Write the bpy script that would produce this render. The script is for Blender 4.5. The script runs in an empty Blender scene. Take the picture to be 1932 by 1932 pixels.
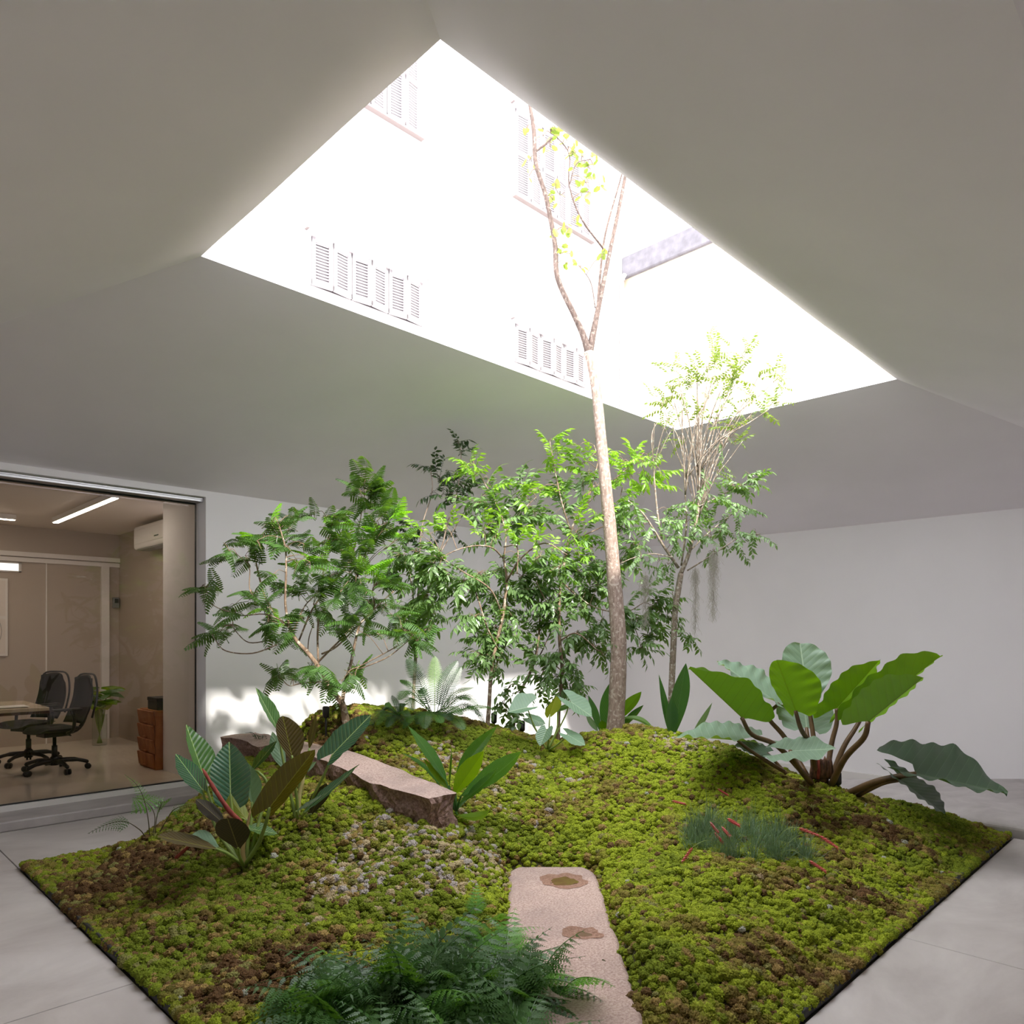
import bpy, bmesh, math, random
import numpy as np
from mathutils import Vector, Matrix
from mathutils import noise as mnoise

SC = bpy.context.scene
COL = SC.collection
R2 = math.sqrt(2.0)
EYE = 1.55          # eye height of the photographer above the lower floor
FOC = 1377.0        # focal length in pixels of the 1932 px frame
HORIZ = 1200.0      # row of the horizon

# ---------------------------------------------------------------- camera
cam_d = bpy.data.cameras.new('camera')
cam = bpy.data.objects.new('camera', cam_d)
COL.objects.link(cam)
cam.location = (0, 0, EYE)
cam.rotation_euler = (math.radians(90), 0, math.radians(-45))
cam_d.sensor_width = 36.0
cam_d.lens = FOC * 36.0 / 1932.0
cam_d.shift_y = (HORIZ - 966.0) / 1932.0
cam_d.clip_start = 0.05
SC.camera = cam

# ---------------------------------------------------------------- sky, sun, exposure
SKY = 5.0
SUN = 8.0
w = bpy.data.worlds.new('sky')
SC.world = w
w.use_nodes = True
bg = w.node_tree.nodes['Background']
bg.inputs[0].default_value = (0.935, 0.935, 1.0, 1)
bg.inputs[1].default_value = SKY
sun_d = bpy.data.lights.new('sun', 'SUN')
sun_d.energy = SUN
sun_d.angle = math.radians(2.6)
sun_d.color = (1.0, 0.96, 0.88)
sun = bpy.data.objects.new('sun', sun_d)
COL.objects.link(sun)
sun.location = (0, 0, 12)
sun.rotation_euler = Vector((0.42, 1.0, -0.98)).to_track_quat('-Z', 'Y').to_euler()
pd = bpy.data.lights.new('skylight_portal', 'AREA')
pd.shape = 'RECTANGLE'
pd.size = 5.05
pd.size_y = 2.2
pd.cycles.is_portal = True
po = bpy.data.objects.new('skylight_portal', pd)
COL.objects.link(po)
po.location = (4.235, 3.175, 3.9)
SC.view_settings.view_transform = 'Standard'
SC.view_settings.look = 'None'
SC.view_settings.gamma = 1.0
SC.view_settings.use_curve_mapping = False
SC.view_settings.exposure = 0.44
SC.render.film_transparent = False
cy = SC.cycles
cy.use_denoising = True
cy.max_bounces = 12
cy.diffuse_bounces = 10
cy.glossy_bounces = 3
cy.transmission_bounces = 4
cy.transparent_max_bounces = 10
cy.caustics_reflective = False
cy.caustics_refractive = False
cy.sample_clamp_indirect = 8.0


# ---------------------------------------------------------------- helpers
def P(px, py, d):
    """point on the sight line through photograph pixel (px, py), d metres ahead"""
    lat = (px - 966.0) / FOC * d
    return Vector(((d + lat) / R2, (d - lat) / R2, EYE + (HORIZ - py) / FOC * d))


def lin(c):
    c = c / 255.0
    return c / 12.92 if c <= 0.04045 else ((c + 0.055) / 1.055) ** 2.4


def rgb(r, g, b):
    return (lin(r), lin(g), lin(b), 1.0)


def setp(o, label=None, cat=None, group=None, kind=None):
    if label: o['label'] = label
    if cat: o['category'] = cat
    if group: o['group'] = group
    if kind: o['kind'] = kind
    return o


def empty(name, loc=(0, 0, 0), label=None, cat=None, group=None, kind=None, parent=None):
    o = bpy.data.objects.new(name, None)
    o.empty_display_size = 0.1
    o.location = loc
    COL.objects.link(o)
    if parent: o.parent = parent
    return setp(o, label, cat, group, kind)


class Geo:
    """collects vertices, faces and per-vertex uv, then links them as one mesh object"""
    def __init__(s):
        s.v = []; s.f = []; s.uv = []

    def add(s, vs, fs, uvs=None):
        n = len(s.v)
        s.v.extend(tuple(p) for p in vs)
        s.f.extend(tuple(i + n for i in f) for f in fs)
        s.uv.extend(uvs if uvs else [(0.0, 0.0)] * len(vs))

    def box(s, a, b, rot=None, piv=None):
        x0, y0, z0 = a; x1, y1, z1 = b
        vs = [(x0, y0, z0), (x1, y0, z0), (x1, y1, z0), (x0, y1, z0), (x0, y0, z1), (x1, y0, z1), (x1, y1, z1), (x0, y1, z1)]
        if rot is not None:
            pv = Vector(piv) if piv else Vector(((x0 + x1) / 2, (y0 + y1) / 2, (z0 + z1) / 2))
            vs = [rot @ (Vector(p) - pv) + pv for p in vs]
        s.add(vs, [(0, 3, 2, 1), (4, 5, 6, 7), (0, 1, 5, 4), (1, 2, 6, 5), (2, 3, 7, 6), (3, 0, 4, 7)])

    def prism(s, poly, z0, z1):
        n = len(poly)
        vs = [(p[0], p[1], z0) for p in poly] + [(p[0], p[1], z1) for p in poly]
        fs = [tuple(range(n - 1, -1, -1)), tuple(range(n, 2 * n))]
        fs += [(i, (i + 1) % n, n + (i + 1) % n, n + i) for i in range(n)]
        s.add(vs, fs)

    def tube(s, pts, rad, n=6, cap=True):
        pts = [Vector(p) for p in pts]
        if not hasattr(rad, '__len__'): rad = [rad] * len(pts)
        m = len(pts)
        t0 = (pts[1] - pts[0]).normalized()
        u = t0.orthogonal().normalized()
        vs = []; uvs = []; L = 0.0
        for i in range(m):
            t = (pts[min(i + 1, m - 1)] - pts[max(i - 1, 0)])
            t = t.normalized() if t.length > 1e-9 else t0
            u = (u - t * u.dot(t))
            u = u.normalized() if u.length > 1e-6 else t.orthogonal().normalized()
            b = t.cross(u)
            if i: L += (pts[i] - pts[i - 1]).length
            for k in range(n):
                a = 2 * math.pi * k / n
                vs.append(pts[i] + (u * math.cos(a) + b * math.sin(a)) * rad[i])
                uvs.append((k / n, L))
        fs = []
        for i in range(m - 1):
            for k in range(n):
                k2 = (k + 1) % n
                fs.append((i * n + k, i * n + k2, (i + 1) * n + k2, (i + 1) * n + k))
        if cap:
            fs.append(tuple(range(n - 1, -1, -1)))
            fs.append(tuple((m - 1) * n + k for k in range(n)))
        s.add(vs, fs, uvs)

    def mesh(s, name, mat, smooth=True, org=(0, 0, 0)):
        me = bpy.data.meshes.new(name)
        o = Vector(org)
        vs = s.v if o.length == 0 else [(p[0] - o.x, p[1] - o.y, p[2] - o.z) for p in s.v]
        me.from_pydata(vs, [], s.f)
        uvl = me.uv_layers.new(name='UVMap')
        li = np.empty(len(me.loops), dtype=np.int32)
        me.loops.foreach_get('vertex_index', li)
        uvl.data.foreach_set('uv', np.array(s.uv, dtype=np.float32)[li].ravel())
        if smooth:
            me.polygons.foreach_set('use_smooth', [True] * len(me.polygons))
        if mat: me.materials.append(mat)
        me.update()
        return me

    def obj(s, name, mat, parent=None, smooth=True, org=None):
        """with a parent Empty the vertices are stored relative to it"""
        if org is None:
            org = wloc(parent) if parent else (0, 0, 0)
        o = bpy.data.objects.new(name, s.mesh(name, mat, smooth, org))
        if parent: o.parent = parent
        else: o.location = org
        COL.objects.link(o)
        return o


def wloc(o):
    v = Vector((0, 0, 0))
    while o is not None:
        v += o.location
        o = o.parent
    return v


def bevel(o, wdt, seg=2):
    m = o.modifiers.new('bevel', 'BEVEL')
    m.width = wdt; m.segments = seg; m.limit_method = 'ANGLE'
    return o


def inst(name, me, parent, mat4):
    o = bpy.data.objects.new(name, me)
    if parent:
        o.parent = parent
        o.matrix_local = Matrix.Translation(-wloc(parent)) @ mat4
    else:
        o.matrix_local = mat4
    COL.objects.link(o)
    return o


def frame_m(loc, xdir, up, sc=1.0):
    x = Vector(xdir).normalized()
    u = Vector(up)
    y = u.cross(x)
    if y.length < 1e-5: y = x.orthogonal()
    y.normalize()
    z = x.cross(y)
    m = Matrix((x, y, z)).transposed().to_4x4()
    if not hasattr(sc, '__len__'): sc = (sc, sc, sc)
    return Matrix.Translation(loc) @ m @ Matrix.Diagonal((*sc, 1.0))


def spline(pts, n):
    """Catmull-Rom through pts, n samples per span"""
    pts = [Vector(p) for p in pts]
    if len(pts) == 2:
        return [pts[0].lerp(pts[1], i / n) for i in range(n + 1)]
    out = []
    q = [pts[0] * 2 - pts[1]] + pts + [pts[-1] * 2 - pts[-2]]
    for i in range(1, len(q) - 2):
        for k in range(n):
            t = k / n
            a, b, c, d = q[i - 1], q[i], q[i + 1], q[i + 2]
            out.append(0.5 * ((2 * b) + (c - a) * t + (2 * a - 5 * b + 4 * c - d) * t * t + (3 * b - a - 3 * c + d) * t ** 3))
    out.append(pts[-1])
    return out


# ---------------------------------------------------------------- materials
def mat_new(name):
    m = bpy.data.materials.new(name)
    m.use_nodes = True
    nt = m.node_tree
    return m, nt, nt.nodes['Principled BSDF'], nt.nodes['Material Output']


def N(nt, typ, **kw):
    n = nt.nodes.new(typ)
    for k, v in kw.items():
        if k.startswith('i_'):
            n.inputs[int(k[2:])].default_value = v
        else:
            setattr(n, k, v)
    return n


def ramp(nt, stops):
    r = nt.nodes.new('ShaderNodeValToRGB')
    el = r.color_ramp.elements
    el[0].position, el[0].color = stops[0][0], stops[0][1]
    el[1].position, el[1].color = stops[-1][0], stops[-1][1]
    for p, c in stops[1:-1]:
        e = el.new(p); e.color = c
    return r


def plain(name, col, rough=0.5, metal=0.0, noise=0.0, scale=20.0, bump=0.0, spec=0.5):
    m, nt, b, out = mat_new(name)
    b.inputs['Base Color'].default_value = col
    b.inputs['Roughness'].default_value = rough
    b.inputs['Metallic'].default_value = metal
    b.inputs['Specular IOR Level'].default_value = spec
    if noise or bump:
        g = N(nt, 'ShaderNodeNewGeometry')
        n = N(nt, 'ShaderNodeTexNoise')
        n.inputs['Scale'].default_value = scale
        n.inputs['Detail'].default_value = 5
        nt.links.new(g.outputs['Position'], n.inputs['Vector'])
        if noise:
            lo = tuple(c * (1 - noise) for c in col[:3]) + (1,)
            hi = tuple(min(1, c * (1 + noise)) for c in col[:3]) + (1,)
            r = ramp(nt, [(0.3, lo), (0.7, hi)])
            nt.links.new(n.outputs['Fac'], r.inputs[0])
            nt.links.new(r.outputs[0], b.inputs['Base Color'])
        if bump:
            bp = N(nt, 'ShaderNodeBump')
            bp.inputs['Strength'].default_value = bump
            bp.inputs['Distance'].default_value = 0.01
            nt.links.new(n.outputs['Fac'], bp.inputs['Height'])
            nt.links.new(bp.outputs[0], b.inputs['Normal'])
    return m


def emit(name, col, strength):
    m, nt, b, out = mat_new(name)
    e = N(nt, 'ShaderNodeEmission')
    e.inputs[0].default_value = col
    e.inputs[1].default_value = strength
    nt.links.new(e.outputs[0], out.inputs[0])
    return m


def thin_glass(name, tint):
    m, nt, b, out = mat_new(name)
    lw = N(nt, 'ShaderNodeLayerWeight'); lw.inputs[0].default_value = .5
    pw = N(nt, 'ShaderNodeMath', operation='POWER'); pw.inputs[1].default_value = 4.0
    nt.links.new(lw.outputs['Facing'], pw.inputs[0])
    ma = N(nt, 'ShaderNodeMath', operation='MULTIPLY_ADD'); ma.inputs[1].default_value = .7; ma.inputs[2].default_value = .04
    nt.links.new(pw.outputs[0], ma.inputs[0])
    tr = N(nt, 'ShaderNodeBsdfTransparent'); tr.inputs[0].default_value = tint
    gl = N(nt, 'ShaderNodeBsdfGlossy'); gl.inputs['Roughness'].default_value = 0.02
    mx = N(nt, 'ShaderNodeMixShader')
    nt.links.new(ma.outputs[0], mx.inputs[0]); nt.links.new(tr.outputs[0], mx.inputs[1]); nt.links.new(gl.outputs[0], mx.inputs[2])
    nt.links.new(mx.outputs[0], out.inputs[0])
    return m


def glass_mat(name, tint, ior=1.5):
    m, nt, b, out = mat_new(name)
    fr = N(nt, 'ShaderNodeFresnel'); fr.inputs[0].default_value = ior
    tr = N(nt, 'ShaderNodeBsdfTransparent'); tr.inputs[0].default_value = tint
    gl = N(nt, 'ShaderNodeBsdfGlossy'); gl.inputs['Roughness'].default_value = 0.0
    mx = N(nt, 'ShaderNodeMixShader')
    nt.links.new(fr.outputs[0], mx.inputs[0])
    nt.links.new(tr.outputs[0], mx.inputs[1])
    nt.links.new(gl.outputs[0], mx.inputs[2])
    nt.links.new(mx.outputs[0], out.inputs[0])
    return m


def leaf_mat(name, col, back=None, vein=None, nveins=0, slant=0.5, trans=0.35, tcol=None, rough=0.4, var=0.18, veinw=0.10, spec=0.5, bump=0.25, coat=0.0):
    """leaf: gloss on a diffuse blade that lets light through; veins follow the leaf's own uv"""
    m, nt, b, out = mat_new(name)
    L = nt.links.new
    b.inputs['Roughness'].default_value = rough
    b.inputs['Specular IOR Level'].default_value = spec
    if coat:
        b.inputs['Coat Weight'].default_value = coat; b.inputs['Coat Roughness'].default_value = .18
    oi = N(nt, 'ShaderNodeObjectInfo')
    geo = N(nt, 'ShaderNodeNewGeometry')
    nz = N(nt, 'ShaderNodeTexNoise'); nz.inputs['Scale'].default_value = 9.0
    L(geo.outputs['Position'], nz.inputs['Vector'])
    ad = N(nt, 'ShaderNodeMath', operation='ADD')
    L(nz.outputs['Fac'], ad.inputs[0]); L(oi.outputs['Random'], ad.inputs[1])
    hf = N(nt, 'ShaderNodeMath', operation='MULTIPLY'); hf.inputs[1].default_value = 0.5
    L(ad.outputs[0], hf.inputs[0])
    lo = tuple(c * (1 - var) for c in col[:3]) + (1,)
    hi = tuple(min(1, c * (1 + var)) for c in col[:3]) + (1,)
    r = ramp(nt, [(0.25, lo), (0.75, hi)])
    L(hf.outputs[0], r.inputs[0])
    cur = r.outputs[0]
    if back:
        mb = N(nt, 'ShaderNodeMix', data_type='RGBA')
        L(geo.outputs['Backfacing'], mb.inputs[0]); L(cur, mb.inputs[6]); mb.inputs[7].default_value = back
        cur = mb.outputs[2]
    if vein:
        uv = N(nt, 'ShaderNodeUVMap'); uv.uv_map = 'UVMap'
        sp = N(nt, 'ShaderNodeSeparateXYZ'); L(uv.outputs[0], sp.inputs[0])
        sb = N(nt, 'ShaderNodeMath', operation='SUBTRACT'); L(sp.outputs[1], sb.inputs[0]); sb.inputs[1].default_value = 0.5
        ab = N(nt, 'ShaderNodeMath', operation='ABSOLUTE'); L(sb.outputs[0], ab.inputs[0])
        # midrib
        mr = N(nt, 'ShaderNodeMath', operation='LESS_THAN'); L(ab.outputs[0], mr.inputs[0]); mr.inputs[1].default_value = 0.014
        fac = mr.outputs[0]
        if nveins:
            k = N(nt, 'ShaderNodeMath', operation='MULTIPLY'); L(ab.outputs[0], k.inputs[0]); k.inputs[1].default_value = -slant
            a2 = N(nt, 'ShaderNodeMath', operation='ADD'); L(sp.outputs[0], a2.inputs[0]); L(k.outputs[0], a2.inputs[1])
            a3 = N(nt, 'ShaderNodeMath', operation='MULTIPLY'); L(a2.outputs[0], a3.inputs[0]); a3.inputs[1].default_value = nveins
            fr = N(nt, 'ShaderNodeMath', operation='FRACT'); L(a3.outputs[0], fr.inputs[0])
            lt = N(nt, 'ShaderNodeMath', operation='LESS_THAN'); L(fr.outputs[0], lt.inputs[0]); lt.inputs[1].default_value = veinw
            half = N(nt, 'ShaderNodeMath', operation='MULTIPLY'); L(lt.outputs[0], half.inputs[0]); half.inputs[1].default_value = 0.6
            mxm = N(nt, 'ShaderNodeMath', operation='MAXIMUM'); L(mr.outputs[0], mxm.inputs[0]); L(half.outputs[0], mxm.inputs[1])
            fac = mxm.outputs[0]
            # pillowing between the lateral veins
            pw = N(nt, 'ShaderNodeMath', operation='MULTIPLY'); L(fr.outputs[0], pw.inputs[0]); pw.inputs[1].default_value = math.pi
            sn = N(nt, 'ShaderNodeMath', operation='SINE'); L(pw.outputs[0], sn.inputs[0])
            bp = N(nt, 'ShaderNodeBump'); bp.inputs['Strength'].default_value = bump; bp.inputs['Distance'].default_value = 0.01
            L(sn.outputs[0], bp.inputs['Height']); L(bp.outputs[0], b.inputs['Normal'])
        mv = N(nt, 'ShaderNodeMix', data_type='RGBA')
        L(fac, mv.inputs[0]); L(cur, mv.inputs[6]); mv.inputs[7].default_value = vein
        cur = mv.outputs[2]
    L(cur, b.inputs['Base Color'])
    if trans > 0:
        tl = N(nt, 'ShaderNodeBsdfTranslucent')
        if tcol:
            tl.inputs[0].default_value = tcol
        else:
            L(cur, tl.inputs[0])
        mx = N(nt, 'ShaderNodeMixShader'); mx.inputs[0].default_value = trans
        L(b.outputs[0], mx.inputs[1]); L(tl.outputs[0], mx.inputs[2]); L(mx.outputs[0], out.inputs[0])
    return m


def bark_mat(name, c1, c2, scale=30.0, spots=None, bump=0.6):
    m, nt, b, out = mat_new(name)
    L = nt.links.new
    geo = N(nt, 'ShaderNodeNewGeometry')
    mp = N(nt, 'ShaderNodeMapping'); mp.inputs['Scale'].default_value = (1, 1, 0.35)
    L(geo.outputs['Position'], mp.inputs[0])
    n1 = N(nt, 'ShaderNodeTexNoise'); n1.inputs['Scale'].default_value = scale; n1.inputs['Detail'].default_value = 6
    L(mp.outputs[0], n1.inputs['Vector'])
    r = ramp(nt, [(0.35, c1), (0.65, c2)])
    L(n1.outputs['Fac'], r.inputs[0])
    cur = r.outputs[0]
    if spots:
        n2 = N(nt, 'ShaderNodeTexNoise'); n2.inputs['Scale'].default_value = scale * 0.7; n2.inputs['Detail'].default_value = 3
        L(geo.outputs['Position'], n2.inputs['Vector'])
        r2 = ramp(nt, [(0.56, (0, 0, 0, 1)), (0.62, (1, 1, 1, 1))])
        L(n2.outputs['Fac'], r2.inputs[0])
        mx = N(nt, 'ShaderNodeMix', data_type='RGBA')
        L(r2.outputs[0], mx.inputs[0]); L(cur, mx.inputs[6]); mx.inputs[7].default_value = spots
        cur = mx.outputs[2]
    L(cur, b.inputs['Base Color'])
    b.inputs['Roughness'].default_value = 0.85
    bp = N(nt, 'ShaderNodeBump'); bp.inputs['Strength'].default_value = bump; bp.inputs['Distance'].default_value = 0.01
    L(n1.outputs['Fac'], bp.inputs['Height']); L(bp.outputs[0], b.inputs['Normal'])
    return m


def concrete_mat(name, c_lo, c_mid, c_hi, rough=0.45, scale=1.2):
    m, nt, b, out = mat_new(name)
    L = nt.links.new
    geo = N(nt, 'ShaderNodeNewGeometry')
    mp = N(nt, 'ShaderNodeMapping'); mp.inputs['Scale'].default_value = (1.0, 1.7, 1.0); mp.inputs['Rotation'].default_value = (0, 0, 0.8)
    L(geo.outputs['Position'], mp.inputs[0])
    n1 = N(nt, 'ShaderNodeTexNoise'); n1.inputs['Scale'].default_value = scale; n1.inputs['Detail'].default_value = 9; n1.inputs['Roughness'].default_value = 0.62; n1.inputs['Distortion'].default_value = 0.6
    L(mp.outputs[0], n1.inputs['Vector'])
    r = ramp(nt, [(0.3, c_lo), (0.5, c_mid), (0.72, c_hi)])
    L(n1.outputs['Fac'], r.inputs[0])
    L(r.outputs[0], b.inputs['Base Color'])
    n2 = N(nt, 'ShaderNodeTexNoise'); n2.inputs['Scale'].default_value = 2.2; n2.inputs['Detail'].default_value = 7
    L(geo.outputs['Position'], n2.inputs['Vector'])
    r2 = ramp(nt, [(0.3, (rough - 0.1,) * 3 + (1,)), (0.7, (rough + 0.15,) * 3 + (1,))])
    L(n2.outputs['Fac'], r2.inputs[0]); L(r2.outputs[0], b.inputs['Roughness'])
    bp = N(nt, 'ShaderNodeBump'); bp.inputs['Strength'].default_value = 0.08; bp.inputs['Distance'].default_value = 0.01
    L(n1.outputs['Fac'], bp.inputs['Height']); L(bp.outputs[0], b.inputs['Normal'])
    return m


M = {}
M['plaster'] = plain('white_plaster', rgb(242, 240, 242), 0.7, noise=0.015, scale=1.5)
M['ceil'] = plain('ceiling_plaster', rgb(240, 236, 242), 0.75, noise=0.03, scale=1.1)
M['concrete'] = concrete_mat('polished_concrete', rgb(170, 163, 159), rgb(188, 182, 178), rgb(206, 201, 197))
M['concrete2'] = concrete_mat('ledge_concrete', rgb(156, 150, 148), rgb(172, 166, 164), rgb(188, 183, 180), 0.5, 2.0)
M['joint'] = plain('joint_dark', rgb(70, 66, 64), 0.9)
M['rubber'] = plain('black_rubber', rgb(34, 33, 34), 0.55)
M['alu'] = plain('aluminium', rgb(190, 190, 190), 0.35, 0.8)
M['alu_dark'] = plain('dark_gasket', rgb(30, 30, 32), 0.5)
M['white'] = plain('white_paint', rgb(225, 222, 218), 0.5)
M['offwall'] = plain('office_wall_paint', rgb(176, 163, 150), 0.55)
M['offceil'] = plain('office_ceiling_paint', rgb(214, 203, 190), 0.7)
M['facade'] = plain('facade_render', rgb(178, 175, 174), 0.8, noise=0.03, scale=0.8)
M['shutter'] = plain('shutter_paint', rgb(160, 154, 156), 0.6)
M['shade'] = plain('slat_gap_shade', rgb(60, 55, 58), 0.4)
M['sill'] = plain('stone_sill', rgb(128, 118, 116), 0.7)
M['ochre'] = plain('ochre_render', rgb(198, 184, 158), 0.8, noise=0.04, scale=1.5)
M['parapet'] = plain('grey_parapet', rgb(104, 102, 108), 0.8, noise=0.2, scale=6.0)
# ================================================================ the room
YW, XW, ZW = 7.14, 9.70, 2.965        # back wall, right wall, their top
ZS = 3.75                             # height of the opening in the roof
OX0, OX1, OY0, OY1 = 1.716, 6.75, 2.09, 4.262
CX0, CY0 = -0.34, 0.36                # where the near slopes come down to wall height


def slab_floor():
    root = empty('floor', (0, 0, 0), kind='structure')
    g = Geo(); g.box((-1.3, -1.6, -0.3), (6.68, 7.2, -0.012)); g.obj('joint_bed', M['joint'], root, False)
    e = 0.003
    xs = [(-1.25, 1.115, [-1.55, 1.24, 3.5, 5.76, 7.14]), (1.115, 4.08, [-1.55, 1.24]), (4.08, 6.68, [-1.55, 1.24]),
          (1.115, 3.6, [5.76, 7.14]), (3.6, 6.68, [5.76, 7.14]), (1.115, 6.68, [1.24, 5.76])]
    for x0, x1, ys in xs[:-1]:
        for y0, y1 in zip(ys[:-1], ys[1:]):
            g = Geo(); g.box((x0 + e, y0 + e, -0.12), (x1 - e, y1 - e, 0.0))
            bevel(g.obj('concrete_slab', M['concrete'], root, False), 0.002, 1)
    return root


slab_floor()
# raised gallery floor on the right: it ends on a diagonal line, lower ground lies beyond
g = Geo()
g.prism([(6.72, -1.6), (XW, -1.6), (XW, 0.93), (6.72, 3.91)], -0.4, 0.085)
bevel(setp(g.obj('floor_gallery', M['concrete2'], None, False), kind='structure'), 0.03, 3)
g = Geo(); g.box((6.6, 0.5, -0.5), (XW, YW, -0.36))
setp(g.obj('floor_lower', M['concrete2'], None, False), kind='structure')
# ledge in front of the glass wall
g = Geo(); g.box((-1.3, 6.9, 0.0), (2.92, 7.45, 0.082))
bevel(setp(g.obj('floor_ledge', M['concrete2'], None, False), kind='structure'), 0.012, 2)

g = Geo(); g.box((2.92, YW, -0.5), (XW + 0.3, 7.36, ZW + 0.02)); g.box((2.92, 7.36, 0.0), (3.18, 8.27, 3.0))
setp(g.obj('wall_back', M['plaster'], None, False), kind='structure')
g = Geo(); g.box((XW, -1.7, -0.5), (XW + 0.2, YW + 0.2, ZW + 0.02))
setp(g.obj('wall_right', M['plaster'], None, False), kind='structure')
g = Geo(); g.box((XW - 0.025, 0.4, -0.37), (XW, YW, -0.19))
bevel(setp(g.obj('baseboard_right', M['white'], None, False), kind='structure'), 0.004, 1)
g = Geo(); g.box((-1.5, -1.7, -0.1), (-1.3, YW, 3.1))
setp(g.obj('wall_left', M['plaster'], None, False), kind='structure')
g = Geo(); g.box((-1.5, -1.9, -0.4), (XW + 0.2, -1.7, 3.1))
setp(g.obj('wall_front', M['plaster'], None, False), kind='structure')
# lintel over the glass
g = Geo(); g.box((-1.5, YW, 2.905), (2.92, 7.42, 3.1))
setp(g.obj('wall_lintel', M['plaster'], None, False), kind='structure')


def ceiling():
    """four slopes that rise from the wall tops to the rectangular opening; the two near ones belly and curl at the edge"""
    g = Geo()
    NQ, NA = 26, 30

    def slope(wa, wb, ea, eb, curl):
        vs = []; fs = []
        for i in range(NA + 1):
            t = i / NA
            a = Vector(wa).lerp(Vector(wb), t); e = Vector(ea).lerp(Vector(eb), t)
            for j in range(NQ + 1):
                q = j / NQ
                p = a.lerp(e, q)
                if curl:
                    f = min(1.0, min(t, 1 - t) * 7.0)
                    f = f * f * (3 - 2 * f)
                    s = (q / 0.86) ** 3 if q < 0.86 else math.cos((q - 0.86) / 0.14 * math.pi / 2)
                    p.z -= curl * s * f
                    p.z += 0.006 * mnoise.noise(Vector((p.x * 1.3, p.y * 1.3, 2.0))) * f
                vs.append(p)
        for i in range(NA):
            for j in range(NQ):
                k = i * (NQ + 1) + j
                fs.append((k, k + 1, k + NQ + 2, k + NQ + 1))
        g.add(vs, fs)

    z, zs = ZW, ZS
    slope((CX0, YW, z), (XW, YW, z), (OX0, OY1, zs), (OX1, OY1, zs), 0)          # back slope
    slope((XW, YW, z), (XW, CY0, z), (OX1, OY1, zs), (OX1, OY0, zs), 0)          # right slope
    slope((XW, CY0, z), (CX0, CY0, z), (OX1, OY0, zs), (OX0, OY0, zs), 0.085)     # near slope
    slope((CX0, CY0, z), (CX0, YW, z), (OX0, OY0, zs), (OX0, OY1, zs), 0.04)     # left slope
    # level strips behind the camera
    g.add([(-1.5, -1.9, z), (CX0, -1.9, z), (CX0, YW + .2, z), (-1.5, YW + .2, z)], [(0, 1, 2, 3)])
    g.add([(CX0, -1.9, z), (XW + .2, -1.9, z), (XW + .2, CY0, z), (CX0, CY0, z)], [(0, 1, 2, 3)])
    o = setp(g.obj('ceiling', M['ceil'], None, True), kind='structure')
    bm = bmesh.new(); bm.from_mesh(o.data)
    bmesh.ops.remove_doubles(bm, verts=bm.verts, dist=1e-4)
    bmesh.ops.recalc_face_normals(bm, faces=bm.faces)
    if sum(f.normal.z for f in bm.faces) > 0:
        bmesh.ops.reverse_faces(bm, faces=bm.faces)
    for e in bm.edges:
        if len(e.link_faces) == 1: e.smooth = False
        if len(e.link_faces) == 2 and e.calc_face_angle(0) > math.radians(12): e.smooth = False
    bm.to_mesh(o.data); bm.free()
    m = o.modifiers.new('slab', 'SOLIDIFY'); m.thickness = 0.02; m.offset = -1.0
    return o


ceiling()

# ---------------------------------------------------------------- glass front of the office
win = empty('window_1', (0.8, 7.35, 0.082), kind='structure')
g = Geo(); g.box((-1.3, 7.345, 0.135), (2.9, 7.357, 2.86)); g.obj('glass_pane', glass_mat('clear_glass', (0.93, 0.90, 0.86, 1), 1.45), win, False)
g = Geo(); g.box((-1.3, 7.30, 0.082), (2.92, 7.42, 0.128)); g.obj('sill_profile', M['white'], win, False)
g = Geo(); g.box((-1.3, 7.335, 0.128), (2.9, 7.367, 0.137)); g.box((-1.3, 7.335, 2.853), (2.9, 7.367, 2.866)); g.box((2.9, 7.34, 0.128), (2.908, 7.362, 2.86)); g.obj('gasket', M['alu_dark'], win, False)
g = Geo(); g.box((-1.3, 7.20, 2.866), (2.92, 7.40, 2.885)); g.box((-1.3, 7.19, 2.885), (2.92, 7.215, 2.905)); g.box((-1.3, 7.26, 2.885), (2.92, 7.40, 2.905)); g.obj('top_track', M['alu'], win, False)

# ---------------------------------------------------------------- the office behind it
OXW, OYW, OZC, OZF = 3.42, 11.4, 3.0, 0.1
g = Geo(); g.box((-1.6, 7.42, 0.0), (OXW, OYW, OZF))
fl = plain('office_floor_polish', rgb(222, 212, 196), 0.1, noise=0.04, scale=2.0)
setp(g.obj('floor_office', fl, None, False), kind='structure')
g = Geo(); g.box((-1.6, 7.42, OZC), (OXW + .2, OYW + .2, OZC + 0.12)); setp(g.obj('ceiling_office', M['offceil'], None, False), kind='structure')
g = Geo(); g.box((-1.6, OYW, 0), (OXW + .2, OYW + .15, OZC)); setp(g.obj('wall_office_back', M['offwall'], None, False), kind='structure')
g = Geo(); g.box((OXW, 8.27, 0), (OXW + .2, OYW, OZC)); setp(g.obj('wall_office_right', M['offwall'], None, False), kind='structure')
g = Geo(); g.box((-1.75, 7.3, 0), (-1.6, OYW + .15, OZC)); setp(g.obj('wall_office_left', M['offwall'], None, False), kind='structure')
# rails and posts of the partition on the rear wall
g = Geo(); g.box((-1.6, OYW - .05, 2.60), (OXW, OYW, 2.66)); g.box((-1.6, OYW - .035, 2.53), (OXW, OYW, 2.585)); setp(g.obj('trim_1', M['white'], None, False), kind='structure')
g = Geo(); g.box((3.18, OYW - .05, OZF), (3.28, OYW, 2.53)); setp(g.obj('trim_2', M['white'], None, False), kind='structure')
g = Geo(); g.box((2.51, OYW - .012, OZF), (2.525, OYW, 2.53)); setp(g.obj('trim_3', M['white'], None, False), kind='structure')


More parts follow.
